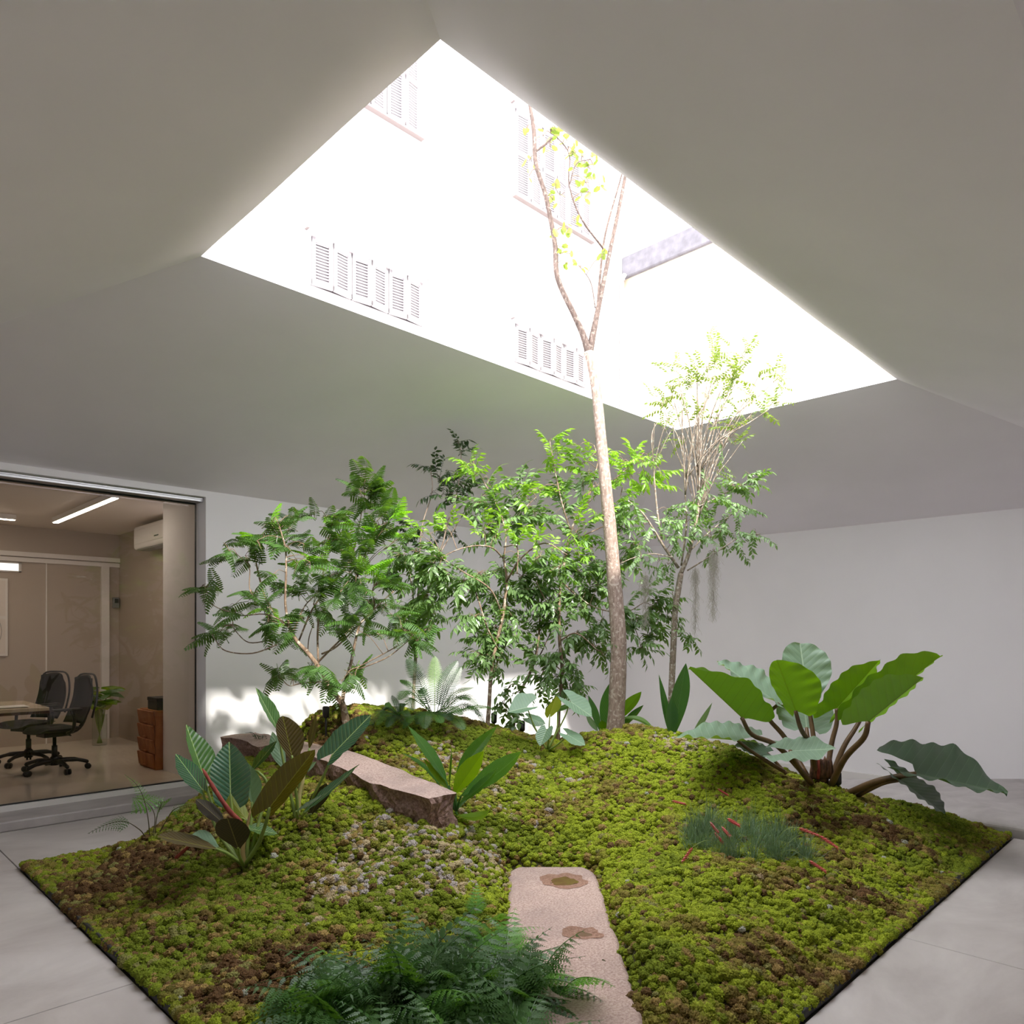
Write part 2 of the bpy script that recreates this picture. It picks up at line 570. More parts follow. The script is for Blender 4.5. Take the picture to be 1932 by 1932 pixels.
# ---------------------------------------------------------------- buildings seen through the opening
FY, FX = 10.0, 13.64


def facade():
    root = empty('building', (9.0, FY, 0), 'white rendered apartment building with louvred shutters seen through the roof opening', 'building')
    g = Geo(); g.box((-4, FY, 3.3), (FX, FY + 1.0, 16.0)); g.obj('wall', M['facade'], root, False)

    def window(x0, x1, z0, z1, tiers):
        f = Geo()
        f.box((x0 - .06, FY - .10, z1), (x1 + .06, FY, z1 + .07))
        f.box((x0 - .06, FY - .03, z0), (x0, FY, z1)); f.box((x1, FY - .03, z0), (x1 + .06, FY, z1))
        fo = f.obj('window', M['facade'], root, False)
        if tiers > 1:
            s = Geo(); s.box((x0 - .05, FY - .10, z0 - .035), (x1 + .05, FY, z0)); s.obj('sill', M['sill'], fo, False, org=wloc(root))
        s = Geo(); s.box((x0 - .1, FY - .09, z1 + .07), (x1 + .1, FY, z1 + .10)); s.obj('drip_mould', M['sill'], fo, False, org=wloc(root))
        s = Geo(); s.box((x0, FY - .012, z0), (x1, FY - .004, z1)); s.obj('gap_shade', M['shade'], fo, False, org=wloc(root))  # flat dark sheet, shade between the slats put into its colour
        n = 6
        wv = (x1 - x0) / n
        for i in range(n):
            a = x0 + i * wv + .01; b = a + wv - .02
            p = Geo()
            y0, y1 = FY - .065, FY - .03
            p.box((a, y0, z0 + .01), (a + .055, y1, z1 - .01)); p.box((b - .055, y0, z0 + .01), (b, y1, z1 - .01))
            hs = [z0 + .01 + (z1 - z0 - .02) * k / tiers for k in range(tiers + 1)]
            for k in range(tiers + 1):
                h = min(max(hs[k], z0 + .04), z1 - .04)
                p.box((a, y0, h - .04), (b, y1, h + .04))
            zz = z0 + .1
            rot = Matrix.Rotation(math.radians(-35), 3, 'X')
            while zz < z1 - .08:
                p.box((a + .05, FY - .052, zz - .003), (b - .05, FY - .026, zz + .003), rot)
                zz += .046
            R = Matrix.Rotation(math.radians(7 if i % 2 else -7), 4, 'Z')
            piv = Vector(((a + b) / 2, FY - .047, 0))
            p.v = [tuple(R @ (Vector(v) - piv) + piv) for v in p.v]
            p.obj('shutter', M['shutter'], fo, False, org=wloc(root))
    window(5.67, 7.79, 6.88, 7.62, 1)
    window(10.06, 12.2, 6.88, 7.62, 1)
    window(5.67, 7.74, 10.1, 11.8, 2)
    window(10.06, 12.4, 10.1, 11.8, 2)
    g = Geo(); g.tube([(13.45, FY - .06, 0), (13.45, FY - .06, 9.6), (13.52, FY - .1, 9.75)], .05, 8); g.obj('downpipe', M['facade'], root)
    return root


facade()
nb = empty('neighbour_building', (FX, 6, 0), 'cream rendered neighbouring wall with a grey concrete parapet seen through the roof opening', 'building')
g = Geo(); g.box((FX, -6, -0.4), (FX + .4, FY + .4, 9.7)); g.obj('wall', M['ochre'], nb, False)
for y0, y1 in ((-6, 2.5), (2.51, 7.2), (7.21, FY)):
    g = Geo(); g.box((FX - .1, y0, 9.7), (FX + .35, y1, 10.18)); bevel(g.obj('parapet', M['parapet'], nb, False), .02, 1)
# ================================================================ the moss garden
GX0, GX1, GY0, GY1 = 1.13, 6.68, 1.26, 5.74


def sst(a, b, x):
    t = np.clip((x - a) / (b - a), 0, 1)
    return t * t * (3 - 2 * t)


def back_edge(x):
    return GY1 + 0.85 * sst(1.7, 3.0, x) * (1 - sst(5.0, 6.4, x))


CTRL = [(650, 1362, 5.8), (560, 1350, 6.0), (705, 1340, 6.1), (800, 1352, 6.15), (925, 1372, 6.35), (1055, 1400, 6.45), (1100, 1392, 6.4),
        (1163, 1374, 6.3), (1230, 1377, 6.2), (1300, 1392, 6.1), (1400, 1425, 5.9), (1500, 1468, 5.7), (1600, 1498, 5.6), (1700, 1522, 5.6), (1785, 1542, 5.6),
        (465, 1635, 4.27), (560, 1550, 4.5), (640, 1492, 4.85), (760, 1545, 4.55), (808, 1582, 4.35), (700, 1620, 4.2), (300, 1750, 3.63), (600, 1720, 3.7),
        (750, 1700, 3.8), (900, 1600, 4.5), (900, 1480, 5.2), (868, 1540, 4.75), (1060, 1480, 5.5), (1060, 1550, 5.0), (1150, 1450, 5.6), (1200, 1550, 4.9),
        (1200, 1650, 4.2), (1330, 1640, 4.0), (1410, 1605, 4.4), (1250, 1780, 3.2), (1450, 1750, 3.5), (1550, 1550, 5.0), (1700, 1620, 4.7), (1560, 1482, 5.5),
        (290, 1580, 5.05), (180, 1640, 4.75), (400, 1552, 4.95), (700, 1440, 5.45), (800, 1430, 5.5), (520, 1420, 5.6)]


def tps_fit(pts, z, lam):
    n = len(pts)
    d = np.linalg.norm(pts[:, None] - pts[None], axis=2)
    K = np.where(d > 0, d * d * np.log(np.maximum(d, 1e-9)), 0) + lam * np.eye(n)
    Q = np.hstack([np.ones((n, 1)), pts])
    A = np.vstack([np.hstack([K, Q]), np.hstack([Q.T, np.zeros((3, 3))])])
    return np.linalg.solve(A, np.concatenate([z, np.zeros(3)]))


_cp = [P(*c) for c in CTRL]
_xy = [(p.x, p.y) for p in _cp]; _z = [p.z for p in _cp]
# the slab path keeps its bed level; the rim is level with the floor
PATH_A, PATH_B = P(1040, 1632, 4.62), P(1085, 1932, 2.72)
for t in (0.0, 0.25, 0.5, 0.75, 1.0, 1.3):
    p = PATH_A.lerp(PATH_B, t); _xy.append((p.x, p.y)); _z.append(0.075)
for t in np.linspace(0, 1, 9):
    _xy += [(GX0, GY0 + t * (GY1 - GY0)), (GX0 + t * (GX1 - GX0), GY0), (GX1, GY0 + t * (GY1 - GY0))]; _z += [0.03] * 3
    x = GX0 + t * (GX1 - GX0); _xy.append((x, float(back_edge(x)))); _z.append(0.05)
_C = np.array(_xy); _W = tps_fit(_C, np.array(_z), 0.002)


def fbm_grid(seed):
    r = np.random.RandomState(seed)
    return r.rand(64, 64)


_G = [fbm_grid(k) for k in range(8)]


def vnoise(x, y, f, k):
    g = _G[k % 8]
    u = x * f + 17.3 * k; v = y * f + 5.1 * k
    i = np.floor(u).astype(int); j = np.floor(v).astype(int)
    a = u - i; b = v - j
    a = a * a * (3 - 2 * a); b = b * b * (3 - 2 * b)
    i0, i1, j0, j1 = i % 64, (i + 1) % 64, j % 64, (j + 1) % 64
    return (g[i0, j0] * (1 - a) + g[i1, j0] * a) * (1 - b) + (g[i0, j1] * (1 - a) + g[i1, j1] * a) * b


def height(x, y, rough=True):
    x = np.asarray(x, float); y = np.asarray(y, float)
    sh = x.shape
    xf, yf = x.ravel(), y.ravel()
    z = np.zeros(len(xf))
    for s in range(0, len(xf), 4000):
        a = xf[s:s + 4000]; b = yf[s:s + 4000]
        d = np.hypot(a[:, None] - _C[None, :, 0], b[:, None] - _C[None, :, 1])
        z[s:s + 4000] = np.where(d > 0, d * d * np.log(np.maximum(d, 1e-9)), 0) @ _W[:-3] + _W[-3] + _W[-2] * a + _W[-1] * b
    ed = np.minimum(np.minimum(xf - GX0, GX1 - xf), np.minimum(yf - GY0, back_edge(xf) - yf))
    k = sst(0.0, 0.22, ed)
    z = 0.028 + (np.maximum(z, 0.03) - 0.028) * k
    # the ground is cut away along the granite block
    cap = np.where(xf < 3.02, .47 + .05 * sst(3.5, 4.3, yf), .52 + (xf - 3.02) * 1.1 + .06 * sst(3.5, 4.3, yf))
    k2 = sst(3.2, 3.6, yf) * (1 - sst(6.0, 6.5, yf)) * sst(1.9, 2.6, xf)
    z = z * (1 - k2) + np.minimum(z, cap) * k2
    # the slab's bed
    ax, ay = PATH_B.x - PATH_A.x, PATH_B.y - PATH_A.y
    L = math.hypot(ax, ay); ax /= L; ay /= L
    s = (xf - PATH_A.x) * ax + (yf - PATH_A.y) * ay
    t = -(xf - PATH_A.x) * ay + (yf - PATH_A.y) * ax
    dd = np.maximum(np.abs(t) - 0.27, np.maximum(-s, 0) - 0.0)
    bed = 1 - sst(-0.02, 0.07, dd)
    z = z * (1 - bed) + np.minimum(z, 0.05) * bed
    if rough:
        n = vnoise(xf, yf, 11.0, 1) * 0.55 + vnoise(xf, yf, 23.0, 2) * 0.45
        z = z + (n - 0.5) * 0.075 * np.minimum(1, 0.3 + k)
    return z.reshape(sh)


def ground(px, py):
    """where the sight line through a pixel meets the mound"""
    ds = np.arange(2.4, 8.0, 0.01)
    pts = np.array([P(px, py, d) for d in ds])
    h = height(pts[:, 0], pts[:, 1], False)
    ins = np.nonzero(pts[:, 2] < h)[0]
    i = ins[0] if len(ins) else len(ds) - 1
    return P(px, py, ds[i]), ds[i]


def gz(p):
    return float(height(np.array([p[0]]), np.array([p[1]]), False)[0])


def zone(x, y, px, py, r):
    p, d = ground(px, py)
    return np.exp(-((x - p.x) ** 2 + (y - p.y) ** 2) / (r * r))


def moss():
    rng = np.random.RandomState(5)
    st = 0.025
    nx, ny = int((GX1 - GX0) / st) + 1, int((6.62 - GY0) / st) + 1
    X, Y = np.meshgrid(np.linspace(GX0, GX1, nx), np.linspace(GY0, 6.62, ny), indexing='ij')
    jx = X + rng.uniform(-.45, .45, X.shape) * st; jy = Y + rng.uniform(-.45, .45, X.shape) * st
    jx = np.clip(jx, GX0 + .004, GX1 - .004); jy = np.maximum(jy, GY0 + .004)
    be = back_edge(jx)
    keep = Y <= be + st
    jy = np.minimum(jy, be)
    Z = height(jx, jy)
    x, y = jx.ravel(), jy.ravel()
    # ---- colour of each tuft: species patches
    n1 = vnoise(x, y, 1.3, 3); n2 = vnoise(x, y, 3.7, 4); n3 = vnoise(x, y, 11.0, 5); n4 = rng.rand(len(x))
    def c(r, g, b): return np.array([lin(r), lin(g), lin(b)])
    bright, mid, olive, brown, tan, grey = c(172, 188, 52), c(130, 146, 44), c(150, 138, 66), c(112, 84, 54), c(206, 184, 146), c(202, 190, 186)
    m = 0.45 * n1 + 0.35 * n2 + 0.2 * n4
    col = mid[None] + (bright - mid)[None] * sst(.36, .6, m)[:, None]
    ol = sst(.52, .7, 0.5 * n2 + 0.3 * n3 + .2 * rng.rand(len(x)))[:, None]
    col = col * (1 - ol) + olive * ol
    zb = (1.1 * zone(x, y, 180, 1680, .55) + 1.0 * zone(x, y, 300, 1620, .4) + .75 * zone(x, y, 380, 1700, .4) + .9 * zone(x, y, 1540, 1530, .33) + .8 * zone(x, y, 1680, 1575, .4) + 1.0 * zone(x, y, 1600, 1690, .3)
          + 1.3 * np.exp(-((x - 3.2) ** 2 + (y - 5.25) ** 2) / .30) + .7 * zone(x, y, 860, 1385, .5) + .9 * zone(x, y, 560, 1830, .35) + .6 * zone(x, y, 400, 1880, .3) + .6 * zone(x, y, 1440, 1530, .3) + .6 * zone(x, y, 470, 1850, .4) + .5 * zone(x, y, 1470, 1860, .4))
    br = sst(.40, .95, zb * .72 + (n2 - .5) * .8 + (n3 - .5) * .7 + (rng.rand(len(x)) - .5) * .5)[:, None]
    col = col * (1 - br) + brown * (0.75 + .5 * rng.rand(len(x)))[:, None] * br
    zt = (1.0 * zone(x, y, 760, 1600, .42) + .8 * zone(x, y, 900, 1620, .35) + 1.2 * zone(x, y, 1285, 1402, .25) + .9 * zone(x, y, 830, 1420, .3) + .7 * zone(x, y, 1040, 1470, .35) + .6 * zone(x, y, 680, 1680, .4)
          + .55 * zone(x, y, 930, 1520, .35) + .35 * zone(x, y, 1400, 1690, .2))
    tn = (.85 * (rng.rand(len(x)) < .46 * sst(.3, 1.0, zt + (n3 - .5) * .6 + (n2 - .5) * .4)))[:, None]
    tc = np.where((rng.rand(len(x)) < .4)[:, None], grey, tan)
    col = col * (1 - tn) + tc * tn
    mix = rng.rand(len(x))[:, None]
    warm = sst(.35, .75, .5 * n1 + .5 * n2)[:, None]
    lft = sst(.2, 1.0, (3.6 - x) / 2.0)[:, None]
    pm = .05 + .12 * warm + .18 * lft
    col = np.where(mix < pm * .5, c(168, 142, 84), np.where(mix < pm * .75, c(124, 98, 62), np.where(mix < pm, c(150, 148, 84), col)))
    pale = (rng.rand(len(x)) < .0025)[:, None]
    col = np.where(pale, c(196, 196, 176), col)
    col = col * .87
    scl = .0188 * (.65 + .8 * rng.rand(len(x))) * (0.8 + 0.5 * n3)
    # ---- one mesh: soil surface, a tuft on every vertex
    idx = -np.ones(X.shape, int)
    idx[keep] = np.arange(keep.sum())
    kf = keep.ravel()
    V = np.stack([x, y, Z.ravel()], 1)[kf]
    F = []
    I = idx
    q = np.stack([I[:-1, :-1], I[1:, :-1], I[1:, 1:], I[:-1, 1:]], -1).reshape(-1, 4)
    q = q[(q >= 0).all(1)]
    me = bpy.data.meshes.new('moss_mound')
    me.from_pydata(V.tolist(), [], q.tolist())
    me.polygons.foreach_set('use_smooth', [True] * len(me.polygons))
    # tufts are left out where the slab and the rock lie
    a = me.attributes.new('tuft_col', 'FLOAT_COLOR', 'POINT'); a.data.foreach_set('color', np.concatenate([col[kf], np.ones((kf.sum(), 1))], 1).astype(np.float32).ravel())
    ax, ay = (PATH_B - PATH_A).to_2d().normalized()
    s_ = (V[:, 0] - PATH_A.x) * ax + (V[:, 1] - PATH_A.y) * ay
    t_ = -(V[:, 0] - PATH_A.x) * ay + (V[:, 1] - PATH_A.y) * ax
    sc = scl[kf].copy()
    sc[(np.abs(t_) < .255) & (s_ > -.0)] = 0
    sc[(V[:, 0] > 2.76) & (V[:, 0] < 2.95) & (V[:, 1] > 3.55) & (V[:, 1] < 6.25)] = 0
    a = me.attributes.new('tuft_size', 'FLOAT', 'POINT'); a.data.foreach_set('value', sc.astype(np.float32))
    o = bpy.data.objects.new('moss_mound', me); COL.objects.link(o)
    setp(o, 'green and brown moss covering the whole rolling garden mound', 'moss', kind='stuff')
    # ---- material
    m, nt, b, out = mat_new('moss')
    L = nt.links.new
    at = N(nt, 'ShaderNodeAttribute', attribute_type='INSTANCER', attribute_name='tuft_col')
    geo = N(nt, 'ShaderNodeNewGeometry')
    nz = N(nt, 'ShaderNodeTexNoise'); nz.inputs['Scale'].default_value = 160.0; nz.inputs['Detail'].default_value = 3
    L(geo.outputs['Position'], nz.inputs['Vector'])
    r = ramp(nt, [(0.3, (.45, .45, .45, 1)), (0.7, (1.25, 1.25, 1.25, 1))])
    L(nz.outputs['Fac'], r.inputs[0])
    mu = N(nt, 'ShaderNodeMix', data_type='RGBA', blend_type='MULTIPLY'); mu.inputs[0].default_value = 1.0
    L(at.outputs['Color'], mu.inputs[6]); L(r.outputs[0], mu.inputs[7]); L(mu.outputs[2], b.inputs['Base Color'])
    b.inputs['Roughness'].default_value = 0.9; b.inputs['Specular IOR Level'].default_value = 0.15
    bp = N(nt, 'ShaderNodeBump'); bp.inputs['Strength'].default_value = .8; bp.inputs['Distance'].default_value = .006
    L(nz.outputs['Fac'], bp.inputs['Height']); L(bp.outputs[0], b.inputs['Normal'])
    soil = plain('moss_soil', rgb(66, 62, 30), .95)
    me.materials.append(soil)
    # ---- tufts
    ng = bpy.data.node_groups.new('moss_tufts', 'GeometryNodeTree')
    ng.interface.new_socket('Geometry', in_out='INPUT', socket_type='NodeSocketGeometry')
    ng.interface.new_socket('Geometry', in_out='OUTPUT', socket_type='NodeSocketGeometry')
    gi = ng.nodes.new('NodeGroupInput'); go = ng.nodes.new('NodeGroupOutput')
    GL = ng.links.new
    g2i = ng.nodes.new('GeometryNodeGeometryToInstance')
    for k in range(4):
        ico = ng.nodes.new('GeometryNodeMeshIcoSphere'); ico.inputs['Radius'].default_value = 1.0; ico.inputs['Subdivisions'].default_value = 4
        pos = ng.nodes.new('GeometryNodeInputPosition')
        off = ng.nodes.new('ShaderNodeVectorMath'); off.operation = 'ADD'; off.inputs[1].default_value = (k * 7.3, k * 3.1, k)
        GL(pos.outputs[0], off.inputs[0])
        nz1 = ng.nodes.new('ShaderNodeTexNoise'); nz1.inputs['Scale'].default_value = 4.2; nz1.inputs['Detail'].default_value = 3.0; nz1.inputs['Roughness'].default_value = .85
        GL(off.outputs[0], nz1.inputs['Vector'])
        mr = ng.nodes.new('ShaderNodeMath'); mr.operation = 'MULTIPLY_ADD'; mr.inputs[1].default_value = 2.3; mr.inputs[2].default_value = -1.15
        GL(nz1.outputs[0], mr.inputs[0])
        sc_ = ng.nodes.new('ShaderNodeVectorMath'); sc_.operation = 'SCALE'
        GL(pos.outputs[0], sc_.inputs[0]); GL(mr.outputs[0], sc_.inputs['Scale'])
        sp = ng.nodes.new('GeometryNodeSetPosition')
        GL(ico.outputs['Mesh'], sp.inputs['Geometry']); GL(sc_.outputs[0], sp.inputs['Offset'])
        sm = ng.nodes.new('GeometryNodeSetMaterial'); sm.inputs['Material'].default_value = m
        GL(sp.outputs[0], sm.inputs[0])
        ss = ng.nodes.new('GeometryNodeSetShadeSmooth')
        GL(sm.outputs[0], ss.inputs[0])
        GL(ss.outputs[0], g2i.inputs[0])
    iop = ng.nodes.new('GeometryNodeInstanceOnPoints')
    iop.inputs['Pick Instance'].default_value = True
    GL(gi.outputs[0], iop.inputs['Points']); GL(g2i.outputs[0], iop.inputs['Instance'])
    rv = ng.nodes.new('FunctionNodeRandomValue'); rv.data_type = 'FLOAT_VECTOR'; rv.inputs[0].default_value = (-.5, -.5, 0); rv.inputs[1].default_value = (.5, .5, 6.28)
    GL(rv.outputs[0], iop.inputs['Rotation'])
    na = ng.nodes.new('GeometryNodeInputNamedAttribute'); na.data_type = 'FLOAT'; na.inputs[0].default_value = 'tuft_size'
    cx = ng.nodes.new('ShaderNodeCombineXYZ')
    zs = ng.nodes.new('ShaderNodeMath'); zs.operation = 'MULTIPLY'; zs.inputs[1].default_value = .78
    vo = [s for s in na.outputs if s.enabled and s.name == 'Attribute'][0]
    GL(vo, cx.inputs[0]); GL(vo, cx.inputs[1]); GL(vo, zs.inputs[0]); GL(zs.outputs[0], cx.inputs[2])
    GL(cx.outputs[0], iop.inputs['Scale'])
    jn = ng.nodes.new('GeometryNodeJoinGeometry')
    GL(gi.outputs[0], jn.inputs[0]); GL(iop.outputs[0], jn.inputs[0])
    GL(jn.outputs[0], go.inputs[0])
    md = o.modifiers.new('tufts', 'NODES'); md.node_group = ng
    return o


moss()

# ---------------------------------------------------------------- black rubber edging round the bed
ed = empty('garden_edging', (GX0, GY0, 0), 'thin black rubber edging strip between moss and concrete floor', 'edging')
rr = random.Random(3)


def strip(name, a, b, horiz):
    g = Geo(); n = 60
    vs = []; fs = []
    for i in range(n + 1):
        t = i / n
        x = a[0] + (b[0] - a[0]) * t; y = a[1] + (b[1] - a[1]) * t
        h = .034 + .02 * mnoise.noise(Vector((x * 2.1, y * 2.1, 0)))
        wob = .008 * mnoise.noise(Vector((x * 3.0, y * 3.0, 4)))
        ox, oy = (0, 1) if horiz else (1, 0)
        for (dx, z) in ((-.011, 0), (-.009, h), (.006, h), (.012, 0)):
            vs.append((x + ox * (dx + wob), y + oy * (dx + wob), z))
    for i in range(n):
        for k in range(3):
            fs.append((i * 4 + k, i * 4 + k + 1, i * 4 + k + 5, i * 4 + k + 4))
    g.add(vs, fs)
    return g.obj(name, M['rubber'], ed, True)


strip('left_strip', (GX0, GY0), (GX0, GY1), False)
strip('front_strip', (GX0, GY0), (GX1, GY0), True)
strip('right_strip', (GX1, GY0), (GX1, GY1), False)


# ---------------------------------------------------------------- stones
def stone_mat(name, c1, c2, c3, sc=60.0, stain=None, bump=.5):
    m, nt, b, out = mat_new(name)
    L = nt.links.new
    geo = N(nt, 'ShaderNodeNewGeometry')
    n1 = N(nt, 'ShaderNodeTexNoise'); n1.inputs['Scale'].default_value = sc; n1.inputs['Detail'].default_value = 8; n1.inputs['Roughness'].default_value = .7
    n2 = N(nt, 'ShaderNodeTexNoise'); n2.inputs['Scale'].default_value = 2.6; n2.inputs['Detail'].default_value = 5
    L(geo.outputs['Position'], n1.inputs['Vector']); L(geo.outputs['Position'], n2.inputs['Vector'])
    r = ramp(nt, [(.34, c1), (.5, c2), (.64, c3)])
    L(n1.outputs['Fac'], r.inputs[0])
    cur = r.outputs[0]
    if stain:
        r2 = ramp(nt, [(.42, (0, 0, 0, 1)), (.68, (.6, .6, .6, 1))])
        L(n2.outputs['Fac'], r2.inputs[0])
        mx = N(nt, 'ShaderNodeMix', data_type='RGBA'); L(r2.outputs[0], mx.inputs[0]); L(cur, mx.inputs[6]); mx.inputs[7].default_value = stain
        cur = mx.outputs[2]
    L(cur, b.inputs['Base Color']); b.inputs['Roughness'].default_value = .85
    bp = N(nt, 'ShaderNodeBump'); bp.inputs['Strength'].default_value = bump; bp.inputs['Distance'].default_value = .012
    L(n1.outputs['Fac'], bp.inputs['Height']); L(bp.outputs[0], b.inputs['Normal'])
    return m


M['granite'] = stone_mat('pink_granite', rgb(152, 122, 110), rgb(194, 167, 154), rgb(216, 194, 182), 90, rgb(140, 122, 116), .25)
M['rough_granite'] = stone_mat('rough_granite', rgb(92, 70, 64), rgb(150, 118, 106), rgb(188, 160, 148), 55, rgb(112, 90, 82), .8)
M['wet'] = stone_mat('wet_granite', rgb(120, 84, 68), rgb(156, 118, 98), rgb(180, 146, 126), 90, rgb(120, 92, 72), .2)


def path_slab():
    o_ = PATH_A
    root = empty('path_slab', (o_.x, o_.y, 0), 'flat pinkish granite slab set as a path into the moss, with two rain puddles', 'stone')
    ax = (PATH_B - PATH_A); ax.z = 0; ax.normalize(); ay = Vector((-ax.y, ax.x, 0))
    n, m_ = 70, 24
    L = 2.75
    pud = [(.25, .07, .15, .12), (1.02, .10, .10, .07)]

    def top(s, t):
        z = .088 + .004 * mnoise.noise(Vector((s * 5, t * 5, 1))) + .0025 * mnoise.noise(Vector((s * 23, t * 23, 7)))
        for (a, b, ra, rb) in pud:
            e = ((s - a) / rb) ** 2 + ((t - b) / ra) ** 2
            z -= .012 * math.exp(-e * 1.1)
        return z
    g = Geo(); vs = []; fs = []
    for i in range(n + 1):
        s = L * i / n
        hw = .265 + .012 * mnoise.noise(Vector((s * 4, 0, 0)))
        hw2 = .265 + .014 * mnoise.noise(Vector((s * 5, 9, 0)))
        if s < .16:
            k = math.sqrt(max(0, 1 - ((.16 - s) / .2) ** 2)); hw *= .55 + .45 * k; hw2 *= .5 + .5 * k
        row = []
        for j in range(m_ + 1):
            t = -hw + (hw + hw2) * j / m_
            p = PATH_A + ax * s + ay * t
            row.append((p.x, p.y, top(s, t) - (.008 if j in (0, m_) else 0)))
        vs.append((row[0][0], row[0][1], -.02)); vs += row; vs.append((row[-1][0], row[-1][1], -.02))
    wd = m_ + 3
    for i in range(n):
        for j in range(wd - 1):
            k = i * wd + j
            fs.append((k, k + wd, k + wd + 1, k + 1))
    fs.append(tuple(range(wd)))
    g.add(vs, fs)
    g.obj('slab', M['granite'], root)
    wm, nt, b, out = mat_new('puddle_water')
    b.inputs['Base Color'].default_value = rgb(120, 92, 62); b.inputs['Roughness'].default_value = .02; b.inputs['Transmission Weight'].default_value = .15; b.inputs['IOR'].default_value = 1.33
    for (a, b_, ra, rb) in pud:
        for (nm, kk, zz, mt) in (('wet_patch', 1.0, .0016, M['wet']), ('puddle', .62, .0052, wm)):
            g = Geo(); c0 = PATH_A + ax * a + ay * b_
            K = 72; vs = []; fs = []
            rings = 7
            for r_ in range(rings + 1):
                for q in range(K):
                    an = 2 * math.pi * q / K
                    rad = kk * (1 + .35 * mnoise.noise(Vector((math.cos(an) * 1.3 + a * 9, math.sin(an) * 1.3, 3 + kk))) + .12 * mnoise.noise(Vector((math.cos(an) * 3 + a * 5, math.sin(an) * 3, 8)))) * r_ / rings
                    s = a + rb * rad * math.sin(an) * 1.15; t = b_ + ra * rad * math.cos(an)
                    p = PATH_A + ax * s + ay * t
                    z = top(s, t) + zz if nm == 'wet_patch' else top(a, b_) + zz
                    vs.append((p.x, p.y, z))
            for r_ in range(rings):
                for q in range(K):
                    q2 = (q + 1) % K
                    fs.append((r_ * K + q, (r_ + 1) * K + q, (r_ + 1) * K + q2, r_ * K + q2))
            g.add(vs, fs)
            g.obj(nm, mt, root)


path_slab()


def rock_block():
    root = empty('granite_block', (2.84, 3.5, .3), 'long rough-hewn brown granite block lying half buried behind the left philodendrons', 'rock')
    bm = bmesh.new()
    nx, ny, nz = 14, 90, 18
    vsd = {}
    y0, y1 = 3.5, 6.34

    def pos(i, j, k):
        u, v, w_ = i / nx, j / ny, k / nz
        y = y0 + (y1 - y0) * v
        zt = .565 + .13 * min(1, v * 2.4) - .02 * v
        x = 2.69 + .32 * u + .03 * v
        z = zt - .62 + .62 * w_
        p = Vector((x, y, z))
        # hewn faces: chips on the sides, flat on top
        side = max(0, 1 - min(u, 1 - u) * 8, 1 - min(v, 1 - v) * 40)
        d = mnoise.fractal(Vector((x * 6, y * 6, z * 6)), .9, 2.1, 5) * .05 * (side if w_ < .999 else .25)
        und = (1 - w_) * .10 * max(0, 1 - u * 2)
        p.x += d + und
        if v < .05: p.y += .6 * mnoise.fractal(Vector((x * 7, 3, z * 7)), .9, 2.0, 4) * .07 + (1 - w_) * .06
        # chipped front corner
        if v < .10: p.x += (1 - u) * (.10 - v) * .9
        if w_ > .94: p.z += mnoise.fractal(Vector((x * 5, y * 5, 0)), 1.0, 2.0, 4) * .008
        # dips in the upper left rim
        p.z -= .05 * max(0, 1 - u * 3) * max(0, mnoise.noise(Vector((y * 3.1, 2, 0)))) * w_
        return p

    def vert(i, j, k):
        if (i, j, k) not in vsd: vsd[(i, j, k)] = bm.verts.new(pos(i, j, k))
        return vsd[(i, j, k)]
    for j in range(ny):
        for k in range(nz):
            bm.faces.new((vert(0, j, k), vert(0, j, k + 1), vert(0, j + 1, k + 1), vert(0, j + 1, k)))
            bm.faces.new((vert(nx, j, k), vert(nx, j + 1, k), vert(nx, j + 1, k + 1), vert(nx, j, k + 1)))
        for i in range(nx):
            f = bm.faces.new((vert(i, j, nz), vert(i + 1, j, nz), vert(i + 1, j + 1, nz), vert(i, j + 1, nz))); f.material_index = 1
    for i in range(nx):
        for k in range(nz):
            bm.faces.new((vert(i, 0, k), vert(i + 1, 0, k), vert(i + 1, 0, k + 1), vert(i, 0, k + 1)))
            bm.faces.new((vert(i, ny, k), vert(i, ny, k + 1), vert(i + 1, ny, k + 1), vert(i + 1, ny, k)))
    bmesh.ops.recalc_face_normals(bm, faces=bm.faces)
    for f in bm.faces: f.smooth = False
    me = bpy.data.meshes.new('block'); bm.to_mesh(me); bm.free()
    me.materials.append(M['rough_granite']); me.materials.append(M['granite'])
    me.transform(Matrix.Translation(-root.location))
    o = bpy.data.objects.new('block', me); o.parent = root; COL.objects.link(o)


rock_block()
